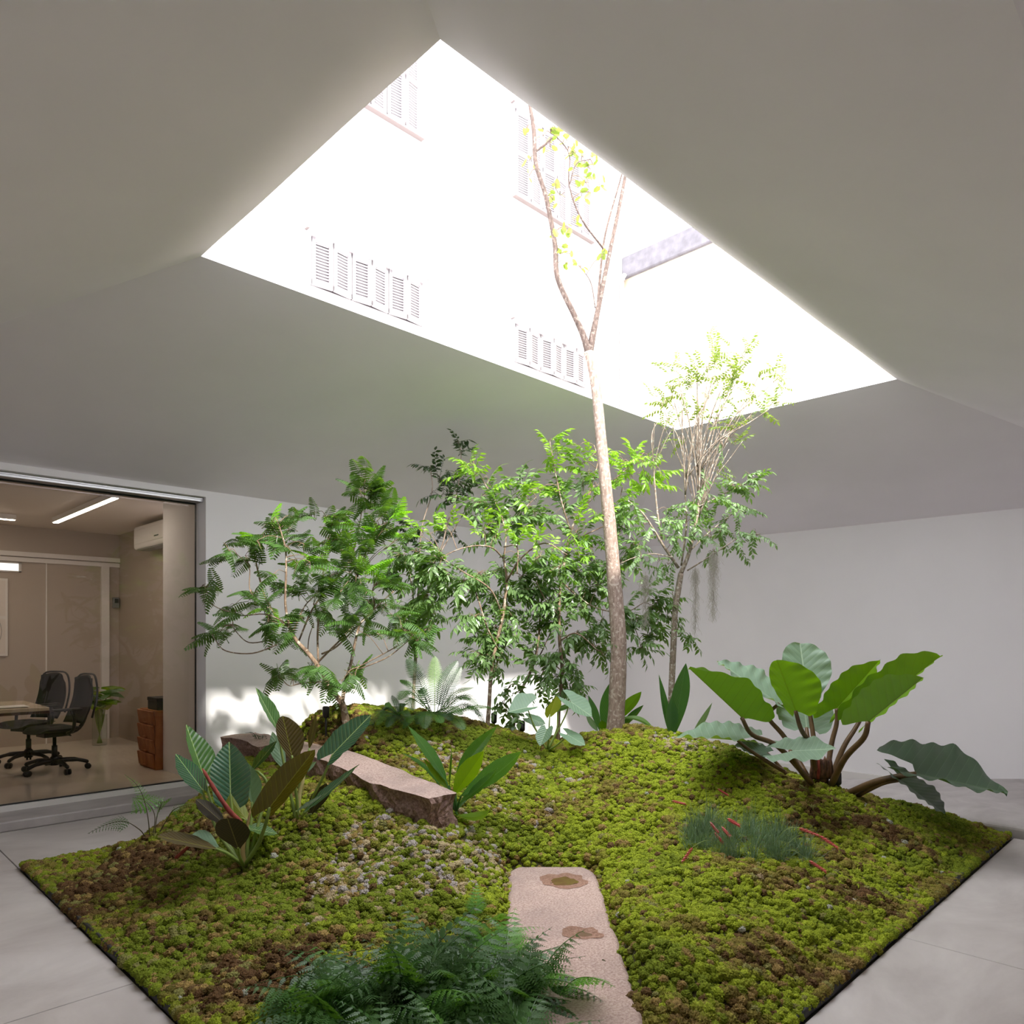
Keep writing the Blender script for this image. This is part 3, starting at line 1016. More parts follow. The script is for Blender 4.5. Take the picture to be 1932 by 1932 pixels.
# ================================================================ plants: leaf and frond builders
def blade(g, B, T, Lp, Rp, lobe=0.0, peak=0.4, rows=14, cols=4, arch=0.0, wave=0.0, nw=5, sag=0.0, blunt=0.0, gap=.15, ph=0.0):
    """a leaf blade from its base B to its tip T; Lp and Rp are the widest points of its two halves"""
    a = T - B
    L = a.length
    m = B + a * peak
    vl, vr = Lp - m, Rp - m
    n = a.cross(vr - vl)
    n = n.normalized() if n.length > 1e-9 else Vector((0, 0, 1))
    for side, vec in ((-1, vl), (1, vr)):
        vs = []; uv = []
        for i in range(rows + 1):
            s = -lobe + (1 + lobe) * i / rows
            w0 = min(.86, lobe * 4.2)
            inn = 0.0
            if s < 0:
                u = -s / lobe
                ou = w0 * (.5 + .5 * math.sqrt(max(0, 1 - u * u)))
                wd = ou; inn = min(1.0, w0 * (gap * .4 + (.5 - gap * .4) * u ** .8) / max(ou, 1e-6))
            elif s < peak:
                x = s / peak
                wd = w0 + (1 - w0) * math.sin(x * math.pi / 2) ** (.85 if lobe == 0 else 1)
            else:
                x = (s - peak) / (1 - peak)
                wd = (1 - blunt) * math.cos(x * math.pi / 2) ** .95 + blunt * math.sqrt(max(0, 1 - x ** 2.4))
            c = B + a * s + n * (arch * L * 4 * s * (1 - s) if s > 0 else 0)
            c.z -= sag * max(0, s) ** 2
            for j in range(cols + 1):
                t = inn + (1 - inn) * j / cols
                p = c + vec * (wd * t)
                if wave: p = p + n * (wave * L * t * t * (.65 * math.sin(2 * math.pi * nw * s + side * 1.1 + ph) + .5 * math.sin(2 * math.pi * nw * .43 * s + side * 2 + 1 + ph)))
                vs.append(p); uv.append((s, .5 + .5 * side * t * max(wd, .02)))
        fs = []
        k = cols + 1
        for i in range(rows):
            for j in range(cols):
                q = (i * k + j, i * k + j + 1, (i + 1) * k + j + 1, (i + 1) * k + j)
                fs.append(q if side > 0 else q[::-1])
        g.add(vs, fs, uv)


def add_leaf(plant, mat, B, T, Lp, Rp, stalk=None, r=(.012, .008), pmat=None, label=None, **kw):
    g = Geo()
    blade(g, B, T, Lp, Rp, **kw)
    o = g.obj('leaf', mat, plant)
    if label: o['label'] = label
    if stalk:
        pts = spline([B + (T - B) * .02] + list(stalk), 6)
        n = len(pts)
        rad = [r[1] + (r[0] - r[1]) * (i / (n - 1)) for i in range(n)]
        s = Geo(); s.tube(pts, rad, 7)
        s.obj('petiole', pmat or mat, o)
    return o


def crop(x0, y0, kx, ky=None):
    """reads positions off an enlarged crop of the photograph"""
    ky = ky or kx
    return lambda cx, cy, d: P(x0 + cx * kx, y0 + cy * ky, d)


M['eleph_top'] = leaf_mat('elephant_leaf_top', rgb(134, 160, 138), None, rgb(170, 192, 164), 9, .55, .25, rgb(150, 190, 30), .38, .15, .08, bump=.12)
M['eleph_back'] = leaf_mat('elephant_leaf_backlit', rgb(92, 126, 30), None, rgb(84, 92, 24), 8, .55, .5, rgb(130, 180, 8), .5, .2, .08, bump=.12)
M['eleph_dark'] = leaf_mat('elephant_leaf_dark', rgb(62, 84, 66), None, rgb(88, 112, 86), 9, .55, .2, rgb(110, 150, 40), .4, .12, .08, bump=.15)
M['petiole'] = plain('petiole_brown', rgb(96, 72, 44), .45, noise=.25, scale=14)
M['petiole_green'] = plain('petiole_green', rgb(128, 148, 74), .4, noise=.2, scale=14)
M['phil_top'] = leaf_mat('philodendron_top', rgb(44, 92, 66), rgb(96, 100, 40), rgb(178, 204, 130), 11, .6, .12, rgb(130, 170, 30), .2, .15, .07, spec=.7, bump=.4, coat=.8)
M['phil_green'] = leaf_mat('philodendron_green', rgb(70, 118, 62), rgb(116, 130, 50), rgb(186, 214, 130), 11, .6, .25, rgb(150, 190, 40), .22, .15, .07, spec=.6, bump=.35, coat=.7)
M['phil_brown'] = leaf_mat('philodendron_underside', rgb(78, 62, 28), rgb(78, 62, 28), rgb(150, 150, 54), 10, .6, .3, rgb(120, 110, 14), .5, .2, .06, bump=.4)
M['phil_dark'] = leaf_mat('philodendron_dark_underside', rgb(46, 38, 26), rgb(46, 38, 26), rgb(112, 104, 62), 10, .6, .1, rgb(80, 70, 20), .5, .2, .06, bump=.06)
M['phil_yellow'] = leaf_mat('philodendron_yellow', rgb(150, 164, 48), None, rgb(190, 190, 90), 10, .6, .4, rgb(190, 200, 30), .4, .15, .06, bump=.12)
M['phil_pale'] = leaf_mat('philodendron_pale', rgb(130, 160, 134), None, rgb(184, 206, 170), 7, .6, .3, rgb(150, 190, 90), .35, .1, .06, bump=.2)
M['red_sheath'] = bark_mat('red_sheath', rgb(122, 44, 40), rgb(158, 78, 62), 40, None, .2)
M['nest'] = leaf_mat('ribbed_strap_leaf', rgb(84, 146, 64), None, rgb(140, 190, 110), 34, .55, .35, rgb(140, 200, 40), .28, .12, .28, bump=1.0)
M['nest_yellow'] = leaf_mat('ribbed_strap_leaf_young', rgb(120, 164, 36), None, rgb(96, 128, 24), 34, .55, .5, rgb(160, 200, 10), .4, .12, .22, bump=.8)
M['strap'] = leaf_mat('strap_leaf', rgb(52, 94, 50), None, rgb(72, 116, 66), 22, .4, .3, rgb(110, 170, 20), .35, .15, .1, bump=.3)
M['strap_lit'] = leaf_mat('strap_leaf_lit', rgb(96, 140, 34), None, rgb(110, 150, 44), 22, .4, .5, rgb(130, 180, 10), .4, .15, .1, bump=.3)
M['fern'] = leaf_mat('fern_green', rgb(64, 100, 40), None, None, trans=.3, tcol=rgb(120, 170, 40), rough=.45, var=.25)
M['fern_pale'] = leaf_mat('fern_pale_green', rgb(112, 146, 80), None, None, trans=.4, tcol=rgb(150, 190, 90), rough=.5, var=.2)
M['fern_dark'] = leaf_mat('fern_dark_green', rgb(44, 72, 36), None, None, trans=.15, tcol=rgb(90, 130, 50), rough=.4, var=.25)
M['lace_fern'] = leaf_mat('lace_fern', rgb(66, 104, 48), None, None, trans=.25, tcol=rgb(110, 160, 40), rough=.42, var=.4, spec=.45)
M['lace_fern_fresh'] = leaf_mat('lace_fern_young', rgb(98, 148, 58), None, None, trans=.35, tcol=rgb(130, 190, 50), rough=.35, var=.2)  # lighter green of the young fronds
M['fern_stalk'] = plain('fern_stalk', rgb(74, 66, 40), .6)

# ---------------------------------------------------------------- giant philodendron on the right slope
C1 = crop(1270, 1200, .2743)
eb = P(1562, 1478, 5.5)
eleph = empty('giant_philodendron', (eb.x, eb.y, gz(eb)), 'giant elephant-ear philodendron with huge upright leaves on the right slope', 'plant')


def EL(mat, B, T, Lp, Rp, stalk, r=(.022, .014), pm='petiole', **kw):
    kw.setdefault('lobe', .22); kw.setdefault('wave', .026); kw.setdefault('rows', 44); kw.setdefault('cols', 5)
    return add_leaf(eleph, M[mat], C1(*B), C1(*T), C1(*Lp), C1(*Rp), [C1(*s) for s in stalk], r, M[pm], **kw)


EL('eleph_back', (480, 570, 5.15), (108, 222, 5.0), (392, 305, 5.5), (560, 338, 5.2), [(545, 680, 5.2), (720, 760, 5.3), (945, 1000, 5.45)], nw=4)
EL('eleph_top', (735, 470, 5.9), (305, 172, 5.9), (480, 310, 5.65), (628, 248, 6.15), [(655, 555, 5.85), (770, 700, 5.8), (920, 960, 5.6)], nw=6, wave=.03)
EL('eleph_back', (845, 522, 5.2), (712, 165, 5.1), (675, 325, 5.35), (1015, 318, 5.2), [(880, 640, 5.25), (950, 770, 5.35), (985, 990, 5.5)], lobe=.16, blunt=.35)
EL('eleph_top', (925, 420, 5.75), (872, 52, 5.95), (752, 205, 5.85), (1092, 220, 5.8), [(945, 560, 5.7), (968, 720, 5.65), (990, 960, 5.55)], blunt=.75, lobe=.12)
EL('eleph_back', (1118, 505, 5.6), (1424, 162, 5.6), (1130, 285, 5.6), (1330, 345, 5.75), [(1125, 600, 5.6), (1090, 740, 5.6), (1055, 970, 5.55)], lobe=.3)
EL('eleph_back', (1290, 560, 5.5), (1838, 140, 5.5), (1418, 225, 5.5), (1640, 290, 5.7), [(1250, 640, 5.5), (1170, 770, 5.5), (1085, 985, 5.5)], blunt=.6)
EL('eleph_back', (1335, 595, 5.1), (1722, 285, 5.0), (1345, 330, 5.15), (1560, 440, 5.35), [(1310, 700, 5.15), (1180, 840, 5.3), (1085, 1030, 5.45)], r=(.026, .017), lobe=.28, blunt=.3)
EL('eleph_top', (455, 722, 5.35), (8, 668, 5.1), (335, 582, 5.75), (300, 692, 5.0), [(520, 780, 5.4), (610, 840, 5.4), (760, 930, 5.45)], r=(.016, .011), lobe=.35, sag=.03)
EL('eleph_top', (800, 792, 5.0), (1118, 775, 4.85), (900, 690, 5.3), (905, 858, 4.7), [(835, 860, 5.1), (880, 930, 5.25), (950, 1010, 5.4)], lobe=.55, wave=.05, nw=3)
EL('eleph_dark', (650, 805, 5.5), (420, 750, 5.6), (540, 720, 5.7), (560, 815, 5.4), [(700, 860, 5.5), (780, 950, 5.45)], r=(.014, .01))
EL('eleph_top', (918, 635, 5.75), (900, 440, 6.2), (708, 500, 5.95), (1108, 535, 5.95), [(930, 720, 5.7), (955, 820, 5.65), (980, 970, 5.55)], lobe=.2)
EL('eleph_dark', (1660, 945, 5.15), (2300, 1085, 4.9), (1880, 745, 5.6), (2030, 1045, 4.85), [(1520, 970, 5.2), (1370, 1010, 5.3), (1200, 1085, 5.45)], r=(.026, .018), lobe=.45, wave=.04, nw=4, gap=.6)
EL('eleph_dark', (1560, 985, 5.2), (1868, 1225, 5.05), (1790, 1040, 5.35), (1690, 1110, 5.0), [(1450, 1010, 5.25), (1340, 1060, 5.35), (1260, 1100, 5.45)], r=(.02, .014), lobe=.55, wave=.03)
g = Geo()
rr = random.Random(11)
g.tube([C1(1000, 1010, 5.52), C1(1010, 930, 5.52), C1(1015, 850, 5.52)], [.075, .06, .03], 10)
M['stump'] = bark_mat('stump_fibre', rgb(58, 40, 30), rgb(120, 84, 62), 50)
g.obj('crown_stump', M['stump'], eleph)
for k in range(7):
    g = Geo(); x = 950 + 22 * k
    g.tube(spline([C1(x, 980, 5.46), C1(x + 6, 900, 5.44), C1(x - 10 + 25 * rr.random(), 850 - 30 * rr.random(), 5.44)], 3), [.016] * 3 + [.012] * 3 + [.002], 6)
    g.obj('bract', M['red_sheath'] if k == 2 else M['stump'], eleph)

# ---------------------------------------------------------------- the two philodendrons on the left
C2 = crop(290, 1290, .2226)
pa = P(461, 1637, 4.27)
phA = empty('philodendron', (pa.x, pa.y, gz(pa)), 'glossy dark green philodendron with brown leaf backs and a red sheath, nearest the floor corner', 'plant', 'philodendrons on the left slope')
pb = P(562, 1552, 4.52)
phB = empty('philodendron', (pb.x, pb.y, gz(pb)), 'second philodendron further back against the granite block, with one long leaf reaching over it', 'plant', 'philodendrons on the left slope')


def PH(pl, mat, B, T, Lp, Rp, stalk, r=(.011, .007), pm='petiole_green', **kw):
    kw.setdefault('lobe', .14); kw.setdefault('wave', .012)
    return add_leaf(pl, M[mat], C2(*B), C2(*T), C2(*Lp), C2(*Rp), [C2(*s) for s in stalk] if stalk else None, r, M[pm], **kw)


PH(phA, 'phil_green', (440, 830, 4.45), (272, 342, 4.5), (312, 610, 4.4), (528, 615, 4.55), [(480, 980, 4.42), (600, 1300, 4.35), (755, 1540, 4.28)], lobe=.06)
PH(phA, 'phil_top', (415, 900, 4.3), (183, 592, 4.2), (235, 800, 4.15), (400, 730, 4.4), [(440, 1000, 4.32), (560, 1280, 4.3), (745, 1530, 4.27)], lobe=.12)
PH(phA, 'phil_top', (652, 945, 4.35), (640, 492, 4.45), (478, 770, 4.3), (822, 770, 4.35), [(665, 1080, 4.33), (700, 1320, 4.3), (770, 1540, 4.27)], lobe=.22, blunt=.2)
PH(phA, 'phil_pale', (835, 1010, 4.5), (775, 650, 4.55), (770, 840, 4.5), (915, 850, 4.5), [(830, 1150, 4.45), (800, 1350, 4.38), (785, 1540, 4.28)], lobe=.06)
PH(phA, 'phil_brown', (975, 1062, 4.1), (1368, 555, 4.05), (985, 800, 4.1), (1225, 860, 4.15), [(945, 1200, 4.12), (880, 1370, 4.18), (768, 1545, 4.26)], r=(.014, .009), lobe=.2, blunt=.45, wave=.02)
PH(phA, 'phil_yellow', (795, 1155, 4.36), (470, 765, 4.4), (590, 1010, 4.35), (735, 960, 4.42), [(800, 1260, 4.34), (785, 1540, 4.27)], lobe=.05)
PH(phA, 'phil_dark', (595, 1185, 4.15), (357, 978, 4.1), (430, 1120, 4.1), (535, 1040, 4.22), [(640, 1280, 4.18), (750, 1510, 4.25)], lobe=.05, blunt=.3)
PH(phA, 'phil_dark', (715, 1392, 4.0), (625, 1140, 3.93), (528, 1265, 3.95), (815, 1245, 4.0), [(725, 1460, 4.1), (765, 1550, 4.25)], lobe=.05, blunt=.6)
PH(phA, 'phil_brown', (535, 1402, 4.05), (30, 1290, 3.95), (290, 1268, 4.15), (250, 1372, 3.9), [(620, 1440, 4.12), (720, 1510, 4.22)], lobe=.05, blunt=.3)
PH(phA, 'phil_pale', (545, 1388, 4.18), (312, 1305, 4.2), (450, 1245, 4.32), (450, 1372, 4.1), [(650, 1450, 4.2), (745, 1530, 4.25)], lobe=.05, blunt=.4)
PH(phA, 'phil_green', (808, 1228, 4.35), (1048, 1272, 4.3), (910, 1178, 4.5), (930, 1284, 4.2), [(800, 1350, 4.3), (785, 1545, 4.27)], lobe=.1)
PH(phA, 'phil_top', (832, 738, 4.55), (1042, 482, 4.6), (875, 600, 4.5), (975, 615, 4.6), [(900, 760, 4.52), (960, 880, 4.5), (870, 1250, 4.4), (790, 1540, 4.28)], lobe=.02)
g = Geo(); g.tube(spline([C2(412, 718, 4.22), C2(520, 900, 4.2), C2(640, 1075, 4.2), C2(735, 1170, 4.22), C2(765, 1215, 4.23)], 5), [.003] + [.010] * 3 + [.0125] * 5 + [.014] * 6 + [.010] * 5 + [.004], 8)
setp(g.obj('new_leaf_sheath', M['red_sheath'], phA), 'red striped sheath of an unopened leaf')
g = Geo(); g.tube(spline([C2(178, 1482, 4.1), C2(240, 1430, 4.12), C2(310, 1368, 4.15)], 4), [.004] + [.010] * 5 + [.008] * 3, 7)
g.obj('new_leaf_sheath', M['red_sheath'], phA)
g = Geo(); g.tube(spline([C2(768, 1545, 4.25), C2(755, 1400, 4.24), C2(790, 1220, 4.24), C2(825, 1060, 4.24)], 4), [.016, .016, .015, .014, .013, .012, .011, .01, .009, .008, .007, .006, .003], 7)
setp(g.obj('new_leaf_sheath', plain('tan_sheath', rgb(176, 150, 104), .5), phA), 'tan dry sheath')

PH(phB, 'phil_green', (1062, 402, 4.6), (862, 32, 4.62), (948, 255, 4.55), (1050, 215, 4.65), [(1095, 640, 4.58), (1160, 940, 4.54), (1210, 1150, 4.52)], lobe=.04)
PH(phB, 'phil_brown', (1172, 615, 4.45), (1092, 272, 4.45), (1042, 440, 4.4), (1275, 440, 4.5), [(1190, 800, 4.47), (1215, 1000, 4.5), (1225, 1160, 4.52)], lobe=.12, blunt=.35)
PH(phB, 'phil_brown', (1318, 552, 4.6), (1378, 250, 4.6), (1312, 420, 4.58), (1372, 430, 4.62), [(1280, 760, 4.58), (1240, 960, 4.55), (1225, 1160, 4.52)], lobe=.02)
PH(phB, 'phil_top', (1512, 602, 4.45), (1842, 262, 4.5), (1530, 405, 4.5), (1705, 500, 4.4), [(1450, 760, 4.45), (1370, 920, 4.48), (1250, 1150, 4.52)], lobe=.22, blunt=.5, wave=.02)
PH(phB, 'phil_pale', (1115, 725, 4.62), (1005, 405, 4.65), (992, 590, 4.6), (1105, 545, 4.65), [(1150, 900, 4.58), (1205, 1150, 4.53)], lobe=.05)
PH(phB, 'phil_pale', (1240, 755, 4.6), (1380, 660, 4.62), (1280, 690, 4.6), (1310, 745, 4.6), [(1235, 900, 4.58), (1222, 1150, 4.53)], lobe=.05)
PH(phB, 'phil_top', (1275, 1095, 4.42), (1742, 685, 4.3), (1420, 905, 4.4), (1475, 945, 4.36), [(1235, 1160, 4.5)], lobe=.02)
PH(phB, 'phil_dark', (1335, 1105, 4.5), (1462, 845, 4.5), (1328, 960, 4.48), (1480, 960, 4.52), [(1260, 1165, 4.52)], lobe=.05)
PH(phB, 'phil_top', (1205, 1085, 4.4), (1448, 932, 4.32), (1290, 1010, 4.4), (1330, 1025, 4.34), [(1225, 1160, 4.5)], lobe=.02)
g = Geo(); g.tube(spline([C2(1222, 1165, 4.52), C2(1235, 950, 4.54), C2(1265, 830, 4.56), C2(1295, 680, 4.58)], 4), [.013] * 5 + [.011] * 4 + [.008] * 3 + [.003], 7); g.obj('new_leaf_sheath', plain('pale_sheath', rgb(190, 176, 120), .45), phB)

# ---------------------------------------------------------------- ribbed strap-leaf plant beside the block's end
C3 = crop(750, 1330, .1398)
pc = P(861, 1528, 4.75)
nest = empty('ribbed_strap_plant', (pc.x, pc.y, gz(pc)), 'bright green rosette of ribbed strap leaves beside the near end of the granite block', 'plant')


def NE(mat, B, T, Lp, Rp, stalk, **kw):
    kw.setdefault('wave', .008); kw.setdefault('rows', 18); kw.setdefault('peak', .5)
    return add_leaf(nest, M[mat], C3(*B), C3(*T), C3(*Lp), C3(*Rp), [C3(*s) for s in stalk], (.008, .005), M['nest'], **kw)


NE('nest', (665, 1040, 4.85), (140, 283, 4.95), (350, 690, 4.88), (500, 640, 4.95), [(720, 1200, 4.8), (790, 1420, 4.75)], arch=-.03)
NE('nest', (785, 1000, 4.95), (1345, 282, 5.05), (960, 590, 4.98), (1150, 640, 5.02), [(785, 1200, 4.85), (795, 1420, 4.75)], arch=.06)
NE('nest_yellow', (757, 1215, 4.72), (1165, 618, 4.66), (840, 830, 4.7), (1060, 960, 4.72), [(775, 1320, 4.74), (795, 1420, 4.75)])
NE('nest', (845, 1240, 4.75), (1665, 632, 4.6), (1190, 780, 4.72), (1330, 985, 4.65), [(810, 1350, 4.75), (795, 1430, 4.75)], arch=.10)
NE('nest', (820, 1340, 4.75), (1355, 852, 4.6), (1050, 1030, 4.72), (1125, 1120, 4.66), [(800, 1420, 4.75)], arch=.05)
NE('nest_yellow', (800, 1482, 4.7), (1252, 1412, 4.5), (1000, 1380, 4.68), (1040, 1490, 4.5), [(790, 1450, 4.74)], arch=.12)
NE('nest_yellow', (705, 1165, 4.85), (348, 722, 4.9), (490, 980, 4.86), (565, 920, 4.9), [(750, 1300, 4.8), (790, 1430, 4.76)], arch=-.03)
NE('nest', (585, 1115, 5.0), (55, 650, 5.1), (285, 890, 5.0), (340, 860, 5.06), [(690, 1280, 4.85), (785, 1430, 4.77)], arch=-.1)
NE('nest', (700, 1100, 4.9), (735, 588, 4.95), (700, 850, 4.9), (730, 850, 4.9), [(740, 1280, 4.82), (790, 1430, 4.76)])
NE('nest', (800, 1420, 4.76), (1180, 1010, 4.9), (950, 1190, 4.82), (1010, 1240, 4.84), [(790, 1450, 4.75)], arch=.06)

# ---------------------------------------------------------------- strap-leaved plants by the two right trees
C4 = crop(850, 1240, .2588)


def straps(label, base, lst):
    p = C4(*base)
    root = empty('strap_leaf_plant', (p.x, p.y, gz(p)), label, 'plant', 'strap-leaved plants on the crest')
    for mat, B, T, Lp, Rp, kw in lst:
        kw = dict(kw); kw.setdefault('peak', .5); kw.setdefault('rows', 16)
        add_leaf(root, M[mat], C4(*B), C4(*T), C4(*Lp), C4(*Rp), None, **kw)


straps('upright strap-leaved plant tucked behind the tall pale trunk', (1140, 530, 6.5), [
    ('strap', (1120, 540, 6.5), (1200, 140, 6.55), (1092, 330, 6.5), (1215, 330, 6.55), {}),
    ('strap', (1090, 540, 6.5), (1003, 275, 6.45), (1025, 410, 6.45), (1080, 400, 6.5), {}),
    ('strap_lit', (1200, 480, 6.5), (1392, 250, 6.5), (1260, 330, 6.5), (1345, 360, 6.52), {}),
    ('strap', (1235, 530, 6.45), (1408, 348, 6.4), (1300, 415, 6.42), (1345, 440, 6.45), {}),
    ('fern_pale', (1230, 450, 6.4), (1500, 555, 6.3), (1380, 470, 6.36), (1375, 492, 6.34), {'arch': -.22}),
    ('phil_pale', (1075, 540, 6.5), (985, 410, 6.5), (1012, 490, 6.5), (1050, 470, 6.5), {}),
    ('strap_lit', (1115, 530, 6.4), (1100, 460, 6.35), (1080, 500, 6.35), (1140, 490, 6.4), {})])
straps('tall broad strap-leaved plant at the foot of the slim right tree', (1610, 560, 6.1), [
    ('strap', (1630, 575, 6.12), (1716, 42, 6.2), (1610, 290, 6.1), (1740, 280, 6.2), {}),
    ('strap', (1605, 570, 6.05), (1608, 290, 6.05), (1572, 440, 6.0), (1660, 440, 6.1), {}),
    ('strap', (1600, 575, 6.1), (1518, 125, 6.1), (1545, 380, 6.05), (1595, 370, 6.1), {}),
    ('phil_pale', (1750, 600, 6.05), (1908, 330, 6.1), (1800, 480, 6.05), (1850, 480, 6.1), {}),
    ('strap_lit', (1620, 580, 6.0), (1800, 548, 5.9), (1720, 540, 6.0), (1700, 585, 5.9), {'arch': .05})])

# ---------------------------------------------------------------- pale arrow-leaved plant in the dip
pf = C4(705, 670, 5.95)
arrow = empty('arrowhead_philodendron', (pf.x, pf.y, gz(pf)), 'pale green arrow-leaved plant in the dip between the two humps', 'plant')
for mat, B, T, Lp, Rp, st, kw in [
    ('phil_pale', (562, 365, 5.95), (418, 400, 5.9), (500, 262, 6.05), (520, 405, 5.85), [(600, 480, 5.95), (650, 580, 5.95), (700, 670, 5.95)], {'lobe': .5}),
    ('phil_yellow', (722, 425, 6.0), (772, 282, 6.02), (690, 395, 5.98), (805, 360, 6.02), [(718, 520, 5.98), (705, 670, 5.95)], {'lobe': .1}),
    ('phil_pale', (868, 318, 5.95), (1032, 434, 5.9), (905, 400, 5.85), (985, 300, 6.05), [(840, 420, 5.95), (780, 540, 5.95), (715, 670, 5.95)], {'lobe': .45}),
    ('phil_pale', (702, 522, 5.85), (652, 648, 5.75), (622, 560, 5.8), (735, 570, 5.85), [(715, 600, 5.9), (705, 670, 5.95)], {'lobe': .2}),
    ('phil_pale', (565, 440, 6.05), (692, 486, 6.0), (640, 428, 6.1), (610, 500, 6.0), [(640, 560, 6.0), (700, 670, 5.95)], {'lobe': .3}),
    ('phil_pale', (850, 562, 5.85), (982, 642, 5.75), (940, 560, 5.9), (880, 630, 5.75), [(800, 620, 5.9), (715, 680, 5.95)], {'lobe': .4}),
    ('phil_green', (780, 378, 6.05), (892, 338, 6.05), (830, 345, 6.05), (830, 385, 6.05), [(775, 520, 6.0), (710, 670, 5.95)], {'lobe': .2})]:
    add_leaf(arrow, M[mat], C4(*B), C4(*T), C4(*Lp), C4(*Rp), [C4(*s) for s in st], (.008, .005), M['petiole_green'], wave=.015, **kw)


# ================================================================ ferns
def pinnate(g, path, up, npair, wlen, pw, env, fwd=.35, droop=.25, sub=0, stalk0=.12, twist=0.0):
    """fern frond along path; pinnae of length wlen*env(t); sub > 0 makes every pinna itself pinnate"""
    n = len(path) - 1

    def at(t):
        f = t * n; i = min(int(f), n - 1); k = f - i
        return path[i].lerp(path[i + 1], k), (path[i + 1] - path[i]).normalized()
    for k in range(npair):
        t = stalk0 + (1 - stalk0) * (k + .5) / npair
        p, tg = at(t)
        sd = tg.cross(up)
        if sd.length < 1e-4: sd = tg.orthogonal()
        sd.normalize(); nn = sd.cross(tg).normalized()
        ln = wlen * env((t - stalk0) / (1 - stalk0))
        if ln < .003: continue
        for s in (-1, 1):
            d = (sd * s * (1 - fwd * .4) + tg * fwd - nn * (droop * .5)).normalized()
            e = d - nn * droop * .6
            if not sub:
                wv = tg * pw
                a = p; b = p + d * ln * .5; c = p + d * ln * .5 + e.normalized() * ln * .5
                g.add([a + wv * .5, a - wv * .5, b - wv * .62, b + wv * .62, c], [(0, 1, 2, 3), (3, 2, 4)] if s > 0 else [(3, 2, 1, 0), (4, 2, 3)])
            else:
                for q in range(sub):
                    u = (q + .35) / sub
                    c0 = p + d * ln * u - nn * droop * ln * u * u * .5
                    l2 = ln * (.29 if sub >= 8 else .22) * (1 - u) ** .9 * (.6 if q == 0 else 1) + .002
                    for s2 in (-1, 1):
                        d2 = (tg * s2 + d * .75).normalized()
                        wv = d * (l2 * .2)
                        dn_ = -nn * l2 * .12
                        if sub >= 8:
                            g.add([c0 - wv, c0 + d2 * l2 * .3 - wv * 2.1, c0 + d2 * l2 * .42 - wv * .9, c0 + d2 * l2 * .68 - wv * 1.2, c0 + d2 * l2 + dn_, c0 + d2 * l2 * .72 + wv * 1.3, c0 + d2 * l2 * .5 + wv * .9, c0 + d2 * l2 * .42 + wv * 2.2, c0 + wv], [(0, 1, 2, 6, 7, 8), (2, 3, 4, 5, 6)])
                        else:
                            g.add([c0 - wv, c0 + d2 * l2 * .5 - wv * 1.5, c0 + d2 * l2 + dn_, c0 + d2 * l2 * .5 + wv * 1.4, c0 + wv], [(0, 1, 2, 3, 4)])
                tip = p + d * ln - nn * droop * ln * .5
                g.add([p + d * ln * .6 + tg * .003 - nn * droop * ln * .18, p + d * ln * .6 - tg * .003 - nn * droop * ln * .18, tip], [(0, 1, 2)])
    return g


def frond(name, root, mat, pts, npair, wlen, pw, env, up=Vector((0, 0, 1)), rr_=.004, smat=None, **kw):
    path = spline(pts, 8)
    g = Geo(); pinnate(g, path, up, npair, wlen, pw, env, **kw)
    o = g.obj(name, mat, root, False)
    s = Geo(); m = len(path)
    s.tube(path, [rr_ * (1 - .75 * i / (m - 1)) for i in range(m)], 5)
    s.obj('stalk', smat or mat, o)
    return o


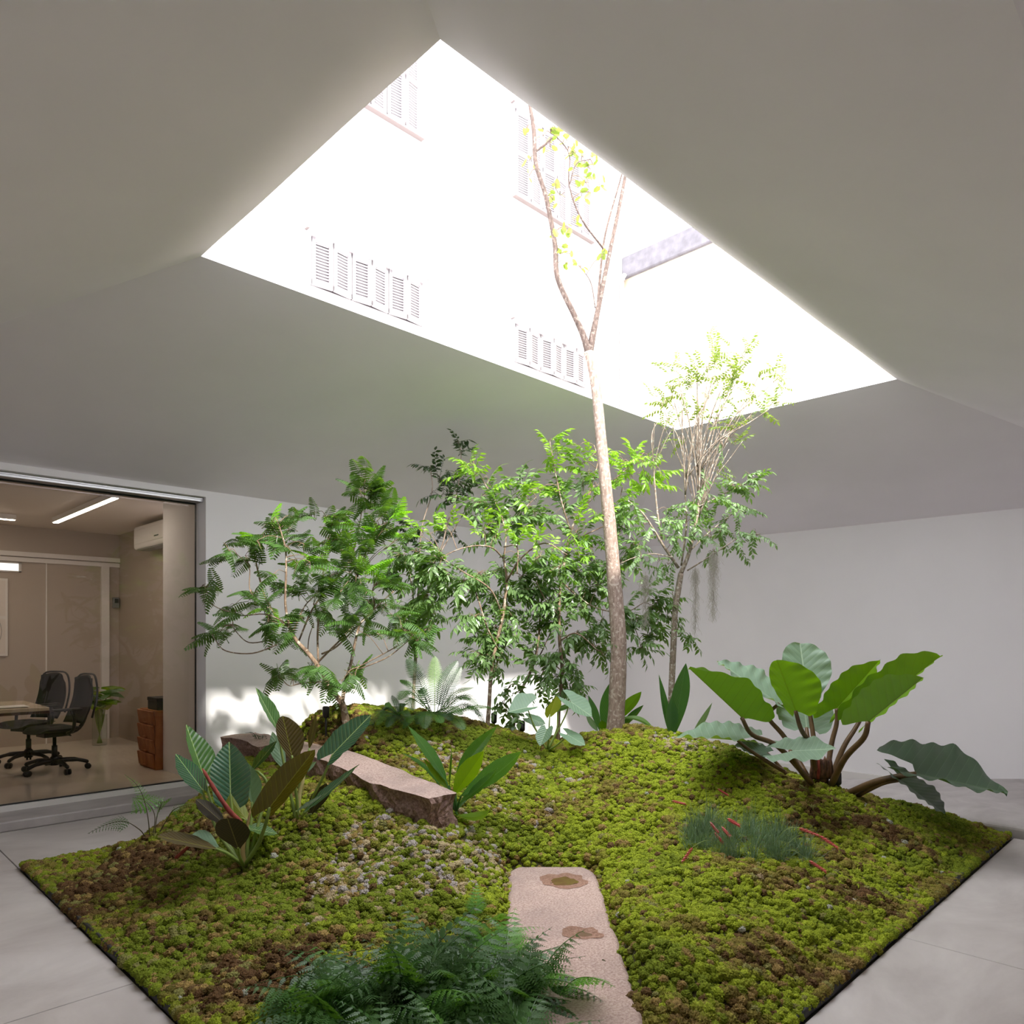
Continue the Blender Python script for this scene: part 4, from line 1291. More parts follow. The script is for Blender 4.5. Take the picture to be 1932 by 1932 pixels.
ENV_L = lambda t: math.sin(math.pi * min(1, .12 + .9 * t)) ** .6
ENV_D = lambda t: (1 - t) ** .85
C5 = crop(660, 1220, .1553)
pq = C5(1020, 870, 6.0)
fern1 = empty('sword_fern', (pq.x, pq.y, gz(pq)), 'large arching sword fern on the crest between the feathery tree and the wall', 'fern')
cam_dir = Vector((-1, -1, 0.5)).normalized()
for k, (tip, mid, b, w_, mt) in enumerate([
    ((690, 135, 6.1), (840, 400, 6.1), (980, 800, 6.0), .11, 'fern_dark'), ((1030, 105, 6.3), (1030, 420, 6.2), (1030, 820, 6.0), .105, 'fern_pale'),
    ((1312, 160, 6.2), (1150, 430, 6.1), (1060, 800, 6.0), .10, 'fern_dark'), ((1355, 235, 6.3), (1220, 480, 6.2), (1070, 820, 6.05), .09, 'fern_dark'),
    ((1512, 495, 6.0), (1270, 560, 6.0), (1060, 830, 6.0), .085, 'fern'), ((1565, 720, 5.9), (1380, 590, 6.0), (1070, 840, 6.0), .10, 'fern'),
    ((1810, 765, 6.2), (1520, 720, 6.1), (1080, 860, 6.0), .07, 'fern'), ((1650, 940, 6.2), (1480, 740, 6.2), (1090, 870, 6.05), .09, 'fern_dark'),
    ((1395, 1015, 5.7), (1270, 860, 5.8), (1060, 820, 6.0), .10, 'fern'), ((1370, 830, 5.7), (1230, 730, 5.8), (1050, 800, 6.0), .10, 'fern'),
    ((905, 1005, 5.65), (930, 800, 5.75), (1010, 800, 6.0), .11, 'fern'), ((1125, 930, 5.7), (1060, 830, 5.8), (1010, 790, 6.0), .09, 'fern'),
    ((605, 405, 6.0), (740, 480, 6.0), (970, 800, 6.0), .08, 'fern'), ((590, 650, 5.8), (720, 540, 5.9), (980, 780, 6.0), .11, 'fern'),
    ((770, 780, 5.65), (740, 620, 5.75), (980, 790, 6.0), .10, 'fern'), ((640, 1000, 5.7), (760, 850, 5.75), (990, 840, 6.0), .08, 'fern'),
    ((1700, 740, 5.75), (1430, 750, 5.8), (1070, 850, 6.0), .07, 'fern'), ((880, 500, 6.2), (900, 600, 6.2), (1000, 800, 6.05), .09, 'fern_dark'),
    ((1250, 900, 5.75), (1130, 770, 5.85), (1030, 800, 6.0), .10, 'fern_dark'), ((1480, 640, 6.2), (1280, 620, 6.2), (1070, 830, 6.05), .09, 'fern_dark'),
    ((820, 950, 5.75), (860, 800, 5.85), (1000, 820, 6.0), .09, 'fern_dark'), ((1600, 850, 6.05), (1400, 700, 6.1), (1080, 850, 6.02), .08, 'fern_dark')]):
    frond('frond', fern1, M[mt], [C5(*b), C5(*mid), C5(*tip)], 32, w_ * (.8 if k < 4 else .72), .0072 if k < 4 else .0056, ENV_L, up=cam_dir if k < 4 else Vector((-.3, -.3, 1)), droop=.15)
pr = C5(600, 800, 5.95)
fern2 = empty('sword_fern', (pr.x, pr.y, gz(pr)), 'smaller low sword fern to the left of the large arching fern', 'fern')
for tip, mid, w_, mt in [((430, 690, 5.9), (500, 720, 5.9), .07, 'fern'), ((225, 970, 5.7), (380, 790, 5.8), .09, 'fern'), ((445, 985, 5.65), (520, 850, 5.75), .08, 'fern_dark'), ((510, 590, 6.1), (560, 680, 6.0), .05, 'fern_dark'),
                         ((735, 880, 5.8), (650, 780, 5.85), .07, 'fern'), ((340, 870, 5.95), (450, 740, 5.95), .07, 'fern_dark'), ((700, 970, 5.65), (640, 850, 5.8), .08, 'fern_dark'), ((320, 960, 5.6), (450, 820, 5.75), .07, 'fern'), ((700, 700, 6.1), (640, 700, 6.0), .06, 'fern_dark')]:
    frond('frond', fern2, M[mt], [C5(600, 840, 5.95), C5(*mid), C5(*tip)], 26, w_ * .75, .0056, ENV_L, up=Vector((-.3, -.3, 1)), droop=.15)
ph_ = P(497, 1398, 6.2)
fern3 = empty('small_fern', (ph_.x, ph_.y, gz(ph_)), 'small dark fern sprouting behind the far end of the granite block', 'fern')
rr = random.Random(4)
for k in range(12):
    a = 2 * math.pi * k / 12
    b0 = Vector((ph_.x, ph_.y, gz(ph_)))
    tip = b0 + Vector((math.cos(a) * .16, math.sin(a) * .16, .04 + .2 * rr.random()))
    frond('frond', fern3, M['fern_dark'], [b0, (b0 + tip) / 2 + Vector((0, 0, .09)), tip], 14, .06, .01, ENV_D, sub=4)

# lacy fern in the foreground: four frond shapes shared by all
LF = []
for v in range(4):
    rv_ = random.Random(20 + v)
    bend = .12 + .1 * v
    path = [Vector((t, .05 * math.sin(3 * t + v), .30 * t - (bend + .35) * t * t)) for t in [i / 14 for i in range(15)]]
    g = Geo()
    pinnate(g, path, Vector((0, 0, 1)), 9, .42, .02, ENV_D, fwd=.5, droop=.5, sub=8, stalk0=.2)
    g.tube(path, [.008 * (1 - .8 * i / 14) for i in range(15)], 4)
    LF.append((g.mesh('lace_frond', M['lace_fern'], False), g.mesh('lace_frond_young', M['lace_fern_fresh'], False)))


def lace_fern(px, py, d, label, n, seed, size, group='lacy ferns in the foreground', rmin=.0, young=.15):
    p = P(px, py, d); z = gz(p)
    root = empty('lace_fern', (p.x, p.y, z), label, 'fern', group)
    r_ = random.Random(seed)
    for k in range(n):
        a = 2 * math.pi * (k * .381966) + r_.uniform(-.25, .25)
        el = r_.uniform(.1, .85) if k % 3 else r_.uniform(.6, 1.15)
        s = size * r_.uniform(.75, 1.15)
        x = Vector((math.cos(a) * math.cos(el), math.sin(a) * math.cos(el), math.sin(el)))
        loc = Vector((p.x + r_.uniform(-.16, .16), p.y + r_.uniform(-.16, .16), z + .01))
        me = LF[r_.randrange(4)][1 if r_.random() < young else 0]
        inst('frond', me, root, frame_m(loc, x, Vector((0, 0, 1)), s))


lace_fern(800, 1870, 2.98, 'lacy dark green fern in the foreground, the middle and tallest of the clumps', 54, 1, 0.41)
lace_fern(640, 1925, 2.86, 'lacy dark green fern in the foreground, the clump farthest from the slab', 42, 2, 0.377)
lace_fern(960, 1880, 2.98, 'lacy dark green fern in the foreground, fronds arching over the slab path', 42, 3, 0.361)
lace_fern(740, 2010, 2.62, 'lacy dark green fern in the foreground, lowest clump nearest the left floor', 36, 5, 0.328)
lace_fern(920, 2020, 2.60, 'lacy dark green fern in the foreground, lowest clump nearest the slab edge', 36, 6, 0.312)
lace_fern(900, 1745, 3.55, 'low bright green lacy fern sprouts just beyond the foreground fern mass', 21, 4, 0.213, None, young=.9)

# small tripinnate fern at the left rim
C6 = crop(0, 1440, .2174)
pl = C6(1310, 645, 5.05)
fern4 = empty('small_fern', (pl.x, pl.y, gz(pl)), 'delicate small fern on thin dark stalks at the left rim of the moss', 'fern')
for pts, w_, mt in [([(1300, 650, 5.05), (1285, 480, 5.05), (1245, 300, 5.05), (1180, 180, 5.05), (1080, 98, 5.05)], .055, 'lace_fern_fresh'),
                    ([(1265, 645, 5.02), (1210, 575, 4.98), (1080, 505, 4.92), (930, 530, 4.86), (760, 612, 4.8)], .12, 'lace_fern'),
                    ([(1325, 645, 5.06), (1345, 480, 5.1), (1310, 380, 5.12), (1230, 310, 5.14), (1150, 300, 5.15)], .15, 'lace_fern_fresh'),
                    ([(1345, 645, 5.05), (1360, 470, 5.05), (1400, 350, 5.0), (1380, 330, 4.95)], .12, 'lace_fern_fresh'),
                    ([(1365, 630, 5.05), (1430, 520, 5.05), (1500, 410, 5.05), (1590, 370, 5.03), (1695, 350, 5.0)], .12, 'lace_fern_fresh')]:
    frond('frond', fern4, M[mt], [C6(*p) for p in pts], 13, w_, .01, ENV_D, up=Vector((-.3, -.3, 1)), sub=5, stalk0=.42, droop=.25, rr_=.004, smat=M['fern_stalk'])

# ================================================================ grass clump with red flower spikes
C7 = crop(1220, 1460, .207)
gb, gd = ground(1412, 1606)
M['grass'] = leaf_mat('blue_grass', rgb(104, 128, 96), None, None, trans=.3, tcol=rgb(130, 160, 100), rough=.45, var=.3)
M['spike'] = leaf_mat('red_bract', rgb(196, 84, 82), None, None, trans=.2, tcol=rgb(220, 90, 80), rough=.5, var=.25)
grass = empty('grass_like_tillandsia', (gb.x, gb.y, gz(gb)), 'low clump of fine grey-green grassy leaves with red flower spikes on the right slope', 'plant')
rr = random.Random(8)
AX, AY = Vector((1, -1, 0)) / R2, Vector((1, 1, 0)) / R2
for k in range(42):
    for _ in range(50):
        u, v = rr.uniform(-1, 1), rr.uniform(-1, 1)
        if u * u + v * v < 1: break
    c0 = Vector((gb.x, gb.y, 0)) + AX * u * .37 + AY * (v * .33 + .08)
    z = gz(c0)
    g = Geo()
    for j in range(60):
        a = rr.uniform(0, 2 * math.pi); tl = rr.uniform(.05, 1.15); ln = rr.uniform(.10, .25)
        dr = Vector((math.cos(a) * math.sin(tl), math.sin(a) * math.sin(tl), math.cos(tl)))
        b0 = Vector((c0.x + rr.uniform(-.035, .035), c0.y + rr.uniform(-.035, .035), z))
        sd = dr.cross(Vector((0, 0, 1))); sd = sd.normalized() if sd.length > .01 else Vector((1, 0, 0))
        sd = (sd + Vector((rr.uniform(-.6, .6), rr.uniform(-.6, .6), 0))).normalized() * .0016
        b1 = b0 + dr * ln * .55; b2 = b0 + dr * ln - Vector((0, 0, ln * .22 * tl))
        g.add([b0 - sd, b0 + sd, b1 + sd * .8, b1 - sd * .8, b2], [(0, 1, 2, 3), (3, 2, 4)])
    g.obj('grass_tuft', M['grass'], grass, False)


def spike(root, A, B, stalk):
    g = Geo()
    d = (B - A)
    n = 11
    for i in range(n):
        t = i / (n - 1)
        c0 = A + d * t
        for s in range(3):
            a = 2.1 * s + i
            o_ = d.normalized().orthogonal()
            o2 = d.normalized().cross(o_)
            q = o_ * math.cos(a) + o2 * math.sin(a)
            e = c0 + d.normalized() * .027 + q * .011
            w_ = q.cross(d).normalized() * .0045
            g.add([c0, c0 + (e - c0) * .5 + w_, e, c0 + (e - c0) * .5 - w_], [(0, 1, 2, 3)])
    o = g.obj('flower_spike', M['spike'], root, False)
    s = Geo(); s.tube(spline(stalk + [A, B], 4), .0016, 5); s.obj('stalk', M['petiole_green'], o)


for A, B in [((575, 435), (632, 512)), ((612, 530), (682, 612)), ((678, 478), (742, 552)), ((728, 405), (822, 458)), ((1385, 495), (1548, 556)), ((1575, 562), (1718, 660)), ((1475, 788), (1608, 876)), ((420, 668), (335, 788))]:
    dd = gd + (-.25 if A[1] > 600 else -.05)
    a, b = C7(*A, dd), C7(*B, dd - .03)
    base = Vector((gb.x * .6 + a.x * .4, gb.y * .6 + a.y * .4, 0)); base.z = gz(base)
    spike(grass, a, b, [base, (base + a) / 2 + Vector((0, 0, .06))])
for lab, A, B, st in [('lone red flower spike lying on bright moss above the grassy clump, nearer the crest', (640, 132), (722, 182), (760, 230)), ('lone red flower spike on a thin stalk left of the grassy clump', (222, 246), (332, 270), (420, 310))]:
    p, d = ground(1220 + st[0] * .207, 1460 + st[1] * .207)
    root = empty('flowering_sprig', (p.x, p.y, gz(p)), lab, 'flower')
    spike(root, C7(*A, d - .06), C7(*B, d - .06), [p])
# ================================================================ trees
M['bark_pale'] = bark_mat('pale_bark', rgb(122, 103, 92), rgb(156, 138, 126), 55, rgb(172, 158, 146), .35)
M['bark_branch'] = bark_mat('brown_branch_bark', rgb(66, 54, 48), rgb(96, 80, 72), 55, rgb(112, 100, 92), .35)
M['bark_brown'] = bark_mat('brown_bark', rgb(92, 74, 60), rgb(138, 116, 96), 40, rgb(170, 160, 144))
M['bark_dark'] = bark_mat('dark_bark', rgb(60, 48, 38), rgb(104, 84, 66), 40)
M['bark_grey'] = bark_mat('grey_bark', rgb(110, 96, 82), rgb(150, 136, 120), 60, rgb(176, 170, 158))
M['twig'] = plain('twig_bark', rgb(120, 98, 78), .8)
M['twig_dark'] = plain('twig_bark_dark', rgb(74, 62, 50), .8)
M['feather'] = leaf_mat('feather_leaflets', rgb(66, 96, 46), None, None, trans=.3, tcol=rgb(120, 165, 30), rough=.3, var=.25, spec=.6)
M['feather_lit'] = leaf_mat('feather_leaflets_lit', rgb(120, 178, 44), None, None, trans=.45, tcol=rgb(160, 220, 20), rough=.35, var=.2)  # lit copy of the feather leaflets, the light is in the colour
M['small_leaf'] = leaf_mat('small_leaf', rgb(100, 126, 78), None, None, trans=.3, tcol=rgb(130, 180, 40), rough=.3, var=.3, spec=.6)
M['small_leaf_lit'] = leaf_mat('small_leaf_sunlit', rgb(124, 166, 56), None, None, trans=.42, tcol=rgb(150, 195, 40), rough=.35, var=.2)  # brighter copy of small_leaf, sunlight put into the colour
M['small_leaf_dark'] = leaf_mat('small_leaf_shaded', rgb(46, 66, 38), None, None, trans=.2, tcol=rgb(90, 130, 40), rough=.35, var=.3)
M['airy_leaf'] = leaf_mat('airy_leaf', rgb(104, 130, 60), None, None, trans=.4, tcol=rgb(136, 156, 56), rough=.4, var=.3)


def leaflet(g, p, d, nrm, ln, wd, droop=.2, round_=False):
    sd = d.cross(nrm).normalized() * wd
    dn = -nrm * droop * ln
    if round_:
        g.add([p, p + d * ln * .25 + sd * .9, p + d * ln * .75 + sd + dn * .5, p + d * ln + dn, p + d * ln * .75 - sd + dn * .5, p + d * ln * .25 - sd * .9], [(0, 1, 2, 3), (0, 3, 4, 5)])
    else:
        m = p + d * ln * .5 + dn * .2 - nrm * wd * .35
        g.add([p, p + d * ln * .38 + sd + dn * .15, p + d * ln * .72 + sd * .7 + dn * .5, p + d * ln + dn, p + d * ln * .72 - sd * .7 + dn * .5, p + d * ln * .38 - sd + dn * .15, m],
              [(0, 1, 6), (1, 2, 3, 6), (6, 3, 4, 5), (0, 6, 5)])


def compound_mesh(v, mat):
    """feathery leaf: a rachis with paired oblong leaflets, unit length, arching"""
    r_ = random.Random(50 + v)
    g = Geo()
    n = 11 + v
    pts = [Vector((t, .03 * math.sin(4 * t + v), .22 * t - (.38 + .12 * v) * t * t)) for t in [i / 10 for i in range(11)]]
    g.tube(pts, [.009 * (1 - .6 * i / 10) for i in range(11)], 4)
    for k in range(n):
        t = .16 + .84 * (k + .3) / n
        i = min(int(t * 10), 9)
        p = pts[i].lerp(pts[i + 1], t * 10 - i); tg = (pts[i + 1] - pts[i]).normalized()
        env = math.sin(math.pi * min(1, .25 + .72 * t)) ** .7
        for s in (-1, 1):
            sd = Vector((0, s, 0))
            d = (sd + tg * .35 + Vector((0, 0, -.25 - .2 * r_.random()))).normalized()
            leaflet(g, p, d, (Vector((0, 0, 1)) + sd * -.2).normalized(), .27 * env, .026, .25, True)
    return g.mesh('feather_leaf', mat, False)


def spray_mesh(v, mat, nl, ln, wd, droop):
    """leafy twig, unit length, alternate pointed leaves"""
    r_ = random.Random(70 + v)
    g = Geo()
    pts = [Vector((t, .06 * math.sin(3 * t + v), .05 * t - .18 * t * t)) for t in [i / 6 for i in range(7)]]
    g.tube(pts, [.012 * (1 - .6 * i / 6) for i in range(7)], 4)
    for k in range(nl):
        t = .12 + .88 * k / (nl - 1)
        i = min(int(t * 6), 5)
        p = pts[i].lerp(pts[i + 1], t * 6 - i); tg = (pts[i + 1] - pts[i]).normalized()
        s = 1 if k % 2 else -1
        d = (tg * r_.uniform(.3, .8) + Vector((0, s * r_.uniform(.5, 1), r_.uniform(-droop, .15)))).normalized()
        if k == nl - 1: d = (tg + Vector((0, 0, -droop * .5))).normalized()
        nrm = (Vector((r_.uniform(-.3, .3), r_.uniform(-.3, .3), 1))).normalized()
        leaflet(g, p, d, nrm, ln * r_.uniform(.75, 1.15), wd * r_.uniform(.85, 1.15), r_.uniform(.15, .55))
    return g.mesh('leaf_spray', mat, False)


FEA = [[compound_mesh(v, M[m]) for v in range(3)] for m in ('feather', 'feather_lit')]
SPR = {k: [spray_mesh(v, M[k], 11, .34, .075, .9) for v in range(3)] for k in ('small_leaf', 'small_leaf_lit', 'small_leaf_dark')}
AIR = [spray_mesh(v, M['airy_leaf'], 13, .22, .055, .5) for v in range(3)]
AIRG = [spray_mesh(5 + v, M['small_leaf'], 13, .24, .06, .6) for v in range(3)]
VINE = [spray_mesh(9 + v, M['small_leaf'], 7, .42, .13, .8) for v in range(2)]


def tree(name, label, group, base, d0, trunk, branches, bark, twigm, bbark=None):
    """trunk: (px, py, dd, radius_px) from the ground up; branches: lists of the same; returns root and skeleton nodes"""
    b = P(*base, d0)
    root = empty(name, (b.x, b.y, gz(b) - .01), label, 'tree', group)
    nodes = []
    pts = [P(px, py, d0 + dd) for px, py, dd, r in trunk]
    rad = [r * d0 / FOC for *_, r in trunk]
    pts.insert(0, pts[0] + (pts[0] - pts[1]).normalized() * .1); rad.insert(0, rad[0] * 1.12)
    path = spline(pts, 6)
    rr_ = [rad[min(i // 6, len(rad) - 2)] * (1 - (i % 6) / 6) + rad[min(i // 6 + 1, len(rad) - 1)] * ((i % 6) / 6) for i in range(len(path))]
    rr_ = [max(.002, r * (1 + .07 * mnoise.noise(p * 7))) for r, p in zip(rr_, path)]
    g = Geo(); g.tube(path, rr_, 12); g.obj('trunk', M[bark], root)
    nodes += path[6:]
    for br in branches:
        bp = [P(px, py, d0 + dd) for px, py, dd, r in br]
        path = spline(bp, 5)
        rd = [r * d0 / FOC for *_, r in br]
        rr_ = [max(.0012, rd[min(i // 5, len(rd) - 2)] * (1 - (i % 5) / 5) + rd[min(i // 5 + 1, len(rd) - 1)] * ((i % 5) / 5)) for i in range(len(path))]
        g = Geo(); g.tube(path, rr_, 7); g.obj('branch', M[bbark or bark], root)
        nodes += path[1:]
    return root, nodes


def leafage(root, nodes, d0, clusters, meshes, seed, size, name='leaf_spray', twig='twig', tw_r=.0022, outward=1.0, up=.15, spread=1.0, dens=1.0):
    """leafy twigs fanned out around cluster centres, each carried by a thin twig from the nearest branch"""
    r_ = random.Random(seed)
    tg = Geo()
    ctr = Vector((0, 0, 0))
    for p in nodes: ctr += p
    ctr /= len(nodes)
    for cl in clusters:
        px, py, dd, rpx, n = cl[:5]
        ms = cl[5] if len(cl) > 5 else meshes
        c0 = P(px, py, d0 + dd)
        near = min(nodes, key=lambda q: (q - c0).length)
        hub = near.lerp(c0, .72)
        if (near - c0).length > .05:
            md = near.lerp(c0, .4) + Vector((0, 0, .03))
            tg.tube(spline([near, md, hub], 3), [tw_r * 1.5, tw_r * 1.4, tw_r * 1.3, tw_r * 1.2, tw_r * 1.1, tw_r, tw_r], 5)
        for k in range(max(1, round(n * dens))):
            rad = rpx * d0 / FOC
            o_ = Vector((r_.gauss(0, .5), r_.gauss(0, .5) * spread, r_.gauss(0, .42))) * rad
            p = c0 + o_
            dirv = (p - hub)
            dirv = dirv.normalized() if dirv.length > 1e-3 else Vector((1, 0, 0))
            dirv = dirv + outward * ((p - ctr).normalized() * .5) + Vector((r_.uniform(-.5, .5), r_.uniform(-.5, .5), up + r_.uniform(-.35, .35)))
            dirv.normalize()
            s = size * r_.uniform(.75, 1.2)
            st = p - dirv * s * .5
            tg.tube([hub, hub.lerp(st, .5) + Vector((0, 0, .012)), st], [tw_r, tw_r * .9, tw_r * .7], 4, False)
            upv = Vector((r_.uniform(-.35, .35), r_.uniform(-.35, .35), 1))
            inst(name, ms[r_.randrange(len(ms))], root, frame_m(st, dirv, upv, s))
    if tg.v: tg.obj('twigs', M[twig], root)['kind'] = 'stuff'


# ---- feathery tree on the left
K = crop(360, 860, .29)


def kk(lst, d=5.8): return [(360 + x * .29, 860 + y * .29, dd, r) for x, y, dd, r in lst]


ft, fn = tree('feathery_tree', 'small spreading tree with feathery paired leaflets at the left behind the granite block', None, (653, 1362), 5.8,
              kk([(1010, 1730, 0, 7.5), (985, 1610, 0, 6), (930, 1545, 0, 5), (870, 1450, -.02, 4.5), (830, 1370, -.05, 4.2), (760, 1280, -.05, 4), (690, 1205, -.1, 3.6), (640, 1110, -.1, 3)]),
              [kk(b) for b in [
                  [(985, 1610, 0, 4), (1005, 1480, .1, 3.4), (1040, 1360, .15, 3), (1070, 1210, .2, 2.8), (1105, 1090, .25, 2.2), (1200, 990, .3, 1.6), (1320, 880, .3, 1.2)],
                  [(640, 1110, -.1, 2.6), (615, 960, -.15, 2.3), (620, 760, -.2, 2), (615, 600, -.2, 1.4), (570, 440, -.2, 1)],
                  [(645, 1120, -.1, 2.4), (555, 1040, .05, 2.2), (480, 910, .1, 2), (430, 720, .1, 1.6), (400, 570, .1, 1)],
                  [(600, 1075, -.1, 1.4), (480, 1030, -.2, 1.2), (320, 1040, -.25, 1), (230, 1010, -.25, .8)],
                  [(520, 1000, 0, 1.2), (390, 890, 0, 1), (380, 720, 0, .9), (300, 640, 0, .7)],
                  [(560, 1230, -.2, 1.4), (400, 1285, -.25, 1.2), (230, 1270, -.3, 1.1), (160, 1200, -.3, .9), (140, 1160, -.3, .7)],
                  [(520, 1200, -.1, 1.2), (380, 1215, -.1, 1), (300, 1150, -.1, .8), (270, 1100, -.1, .7)],
                  [(330, 1040, -.25, 1), (150, 975, -.3, .9), (100, 880, -.3, .8)],
                  [(830, 1350, 0, 2.2), (825, 1180, 0, 2), (828, 1060, 0, 1.8), (800, 960, 0, 1.2)],
                  [(830, 1340, .05, 2), (920, 1250, .1, 1.8), (1000, 1170, .15, 1.6), (1060, 1100, .2, 1.4)],
                  [(850, 1290, .05, 1.8), (950, 1240, .1, 1.7), (1080, 1110, .1, 1.6), (1190, 1000, .1, 1.3), (1180, 880, .05, 1)],
                  [(700, 1210, 0, 1.8), (790, 1000, .15, 1.6), (900, 850, .2, 2), (980, 760, .2, 2), (1050, 640, .25, 1.8), (1090, 480, .3, 1.2), (1130, 260, .3, .9)],
                  [(660, 1160, .05, 1.5), (740, 980, .1, 1.3), (840, 860, .1, 1), (880, 620, .1, .8), (920, 460, .1, .8)],
                  [(1060, 1390, -.1, 1.2), (1250, 1290, -.15, 1.1), (1400, 1205, -.2, .9), (1440, 1170, -.2, .8)],
                  [(1090, 1390, .0, 1.2), (1280, 1310, -.05, 1.1), (1420, 1200, -.1, .9), (1530, 1130, -.1, .8)],
                  [(850, 1470, -.05, 1.6), (720, 1480, -.1, 1.2), (640, 1495, -.12, 1), (590, 1450, -.12, .8)],
                  [(760, 1280, .1, 1.1), (770, 1180, .1, 1), (800, 1090, .1, .8)],
                  [(1050, 640, .25, 1.2), (1150, 560, .3, 1), (1250, 440, .3, .8)],
                  [(900, 850, .2, 1.2), (960, 800, .1, 1), (1080, 790, 0, .8)],
                  [(560, 560, .2, 1), (700, 420, .3, .8), (820, 370, .4, .7)]]], 'bark_brown', 'twig')
FL, FH = FEA
fcl = []
for x, y, m in [(110, 850, 0), (60, 840, 0), (220, 1000, 0), (290, 1010, 0), (280, 1105, 0), (150, 1165, 0), (80, 1180, 0), (220, 1140, 0), (180, 640, 0), (230, 610, 0), (300, 545, 0), (360, 560, 0), (430, 545, 2), (520, 440, 2), (560, 420, 1), (640, 400, 0), (700, 380, 0),
                (540, 560, 2), (600, 580, 0), (430, 650, 0), (330, 660, 0), (500, 780, 0), (540, 820, 0), (400, 900, 0), (470, 930, 0), (530, 1000, 1), (350, 960, 0), (500, 1100, 2), (560, 1110, 1), (540, 1180, 0), (620, 1160, 0), (640, 1200, 0), (720, 720, 2), (800, 670, 1), (840, 690, 2), (740, 790, 0), (860, 800, 2),
                (880, 850, 0), (690, 860, 0), (640, 880, 0), (820, 900, 2), (760, 1010, 0), (720, 1060, 0), (860, 1000, 0), (900, 1030, 0), (930, 460, 2), (900, 400, 1), (1050, 420, 1), (980, 560, 2), (930, 600, 0), (1010, 580, 1), (1120, 520, 2), (1130, 590, 0), (1190, 420, 1), (1210, 500, 2), (1300, 380, 1), (1340, 520, 2), (1380, 500, 0), (1290, 340, 2),
                (1070, 180, 0), (1110, 160, 0), (1200, 190, 2), (1190, 240, 2), (1080, 240, 0), (1140, 110, 0), (1150, 310, 0), (1200, 290, 0), (1260, 340, 0), (1140, 720, 1), (1170, 740, 1), (1230, 740, 1), (1070, 830, 2), (1120, 850, 0), (1250, 830, 2), (1300, 850, 0), (1190, 920, 0), (1160, 950, 0), (1090, 960, 0), (1280, 980, 0), (1320, 1000, 0),
                (980, 1110, 0), (1000, 1150, 0), (1040, 1080, 2), (1160, 1090, 0), (1200, 1120, 0), (1300, 1150, 2), (1380, 1130, 0), (1450, 1200, 2), (1490, 1220, 0), (1560, 1160, 0), (1420, 1040, 0), (560, 1410, 0), (620, 1400, 0), (660, 1450, 0), (500, 1460, 0), (800, 1410, 2), (850, 1400, 0), (940, 1500, 2), (910, 1480, 0), (1080, 1390, 1), (1050, 1480, 0), (1090, 1430, 0),
                (880, 360, 0), (800, 360, 0), (960, 370, 0), (1020, 380, 0), (980, 890, 0), (930, 930, 0), (1020, 1030, 0), (1060, 750, 0), (1000, 700, 0), (860, 560, 0), (780, 560, 0), (700, 560, 0), (660, 480, 0), (1060, 680, 0)]:
    fcl.append((360 + x * .29, 860 + y * .29, (hash((x * 7 + y * 13) % 101) % 100 / 100 - .5) * .9, 16, 2 if m == 0 else 1, FL if m == 0 else (FH if m == 1 else FL)))
    if m == 2: fcl.append((360 + x * .29, 855 + y * .29, -.15, 14, 1, FL)); fcl.append((360 + x * .29, 850 + y * .29, -.1, 12, 1, FH if (x + y) % 3 == 0 else FL))
leafage(ft, fn, 5.8, fcl, FL, 3, .25, 'feather_leaf', 'twig', .002, .8, .1, dens=1.5)

# ---- the middle thicket
Q = lambda lst: [(780 + x * .3623, 800 + y * .3624, dd, r) for x, y, dd, r in lst]


def qc(lst, mesh): return [(780 + x * .3623, 800 + y * .3624, dd, rp, n, SPR[mesh]) for x, y, dd, rp, n in lst]


GRP = 'small-leaved trees of the middle thicket'
ta, na_ = tree('small_tree', 'small-leaved tree on a smooth bare stem just right of the big sword fern', GRP, (921, 1374), 6.35,
               Q([(385, 1590, 0, 4.4), (395, 1450, 0, 3.8), (405, 1300, 0, 3.6), (430, 1150, 0, 3.2), (465, 1000, 0, 3), (485, 820, 0, 2.6), (470, 700, 0, 2)]),
               [Q(b) for b in [[(410, 1310, 0, 2.4), (455, 1200, .1, 2), (520, 1080, .2, 1.4)], [(440, 1170, 0, 1.6), (385, 1060, -.1, 1.6), (340, 920, -.1, 1.4), (320, 850, -.1, 1), (360, 810, -.1, .8)],
                               [(465, 1000, 0, 2), (400, 860, -.2, 1.6), (260, 770, -.3, 1.2), (150, 700, -.3, 1)], [(485, 820, 0, 2), (560, 700, -.2, 1.5), (680, 620, -.3, 1.2), (800, 680, -.35, .8)],
                               [(470, 700, 0, 1.6), (400, 640, -.2, 1.4), (280, 640, -.3, 1.2), (160, 690, -.35, 1), (130, 760, -.35, .8)], [(470, 700, 0, 1.8), (480, 560, 0, 1.4), (420, 400, 0, 1.1), (320, 220, 0, .8)],
                               [(480, 560, 0, 1.2), (560, 460, .1, 1), (640, 380, .1, .8)], [(470, 640, 0, 1.2), (540, 640, -.3, 1), (540, 780, -.35, .8)]]], 'bark_brown', 'twig')
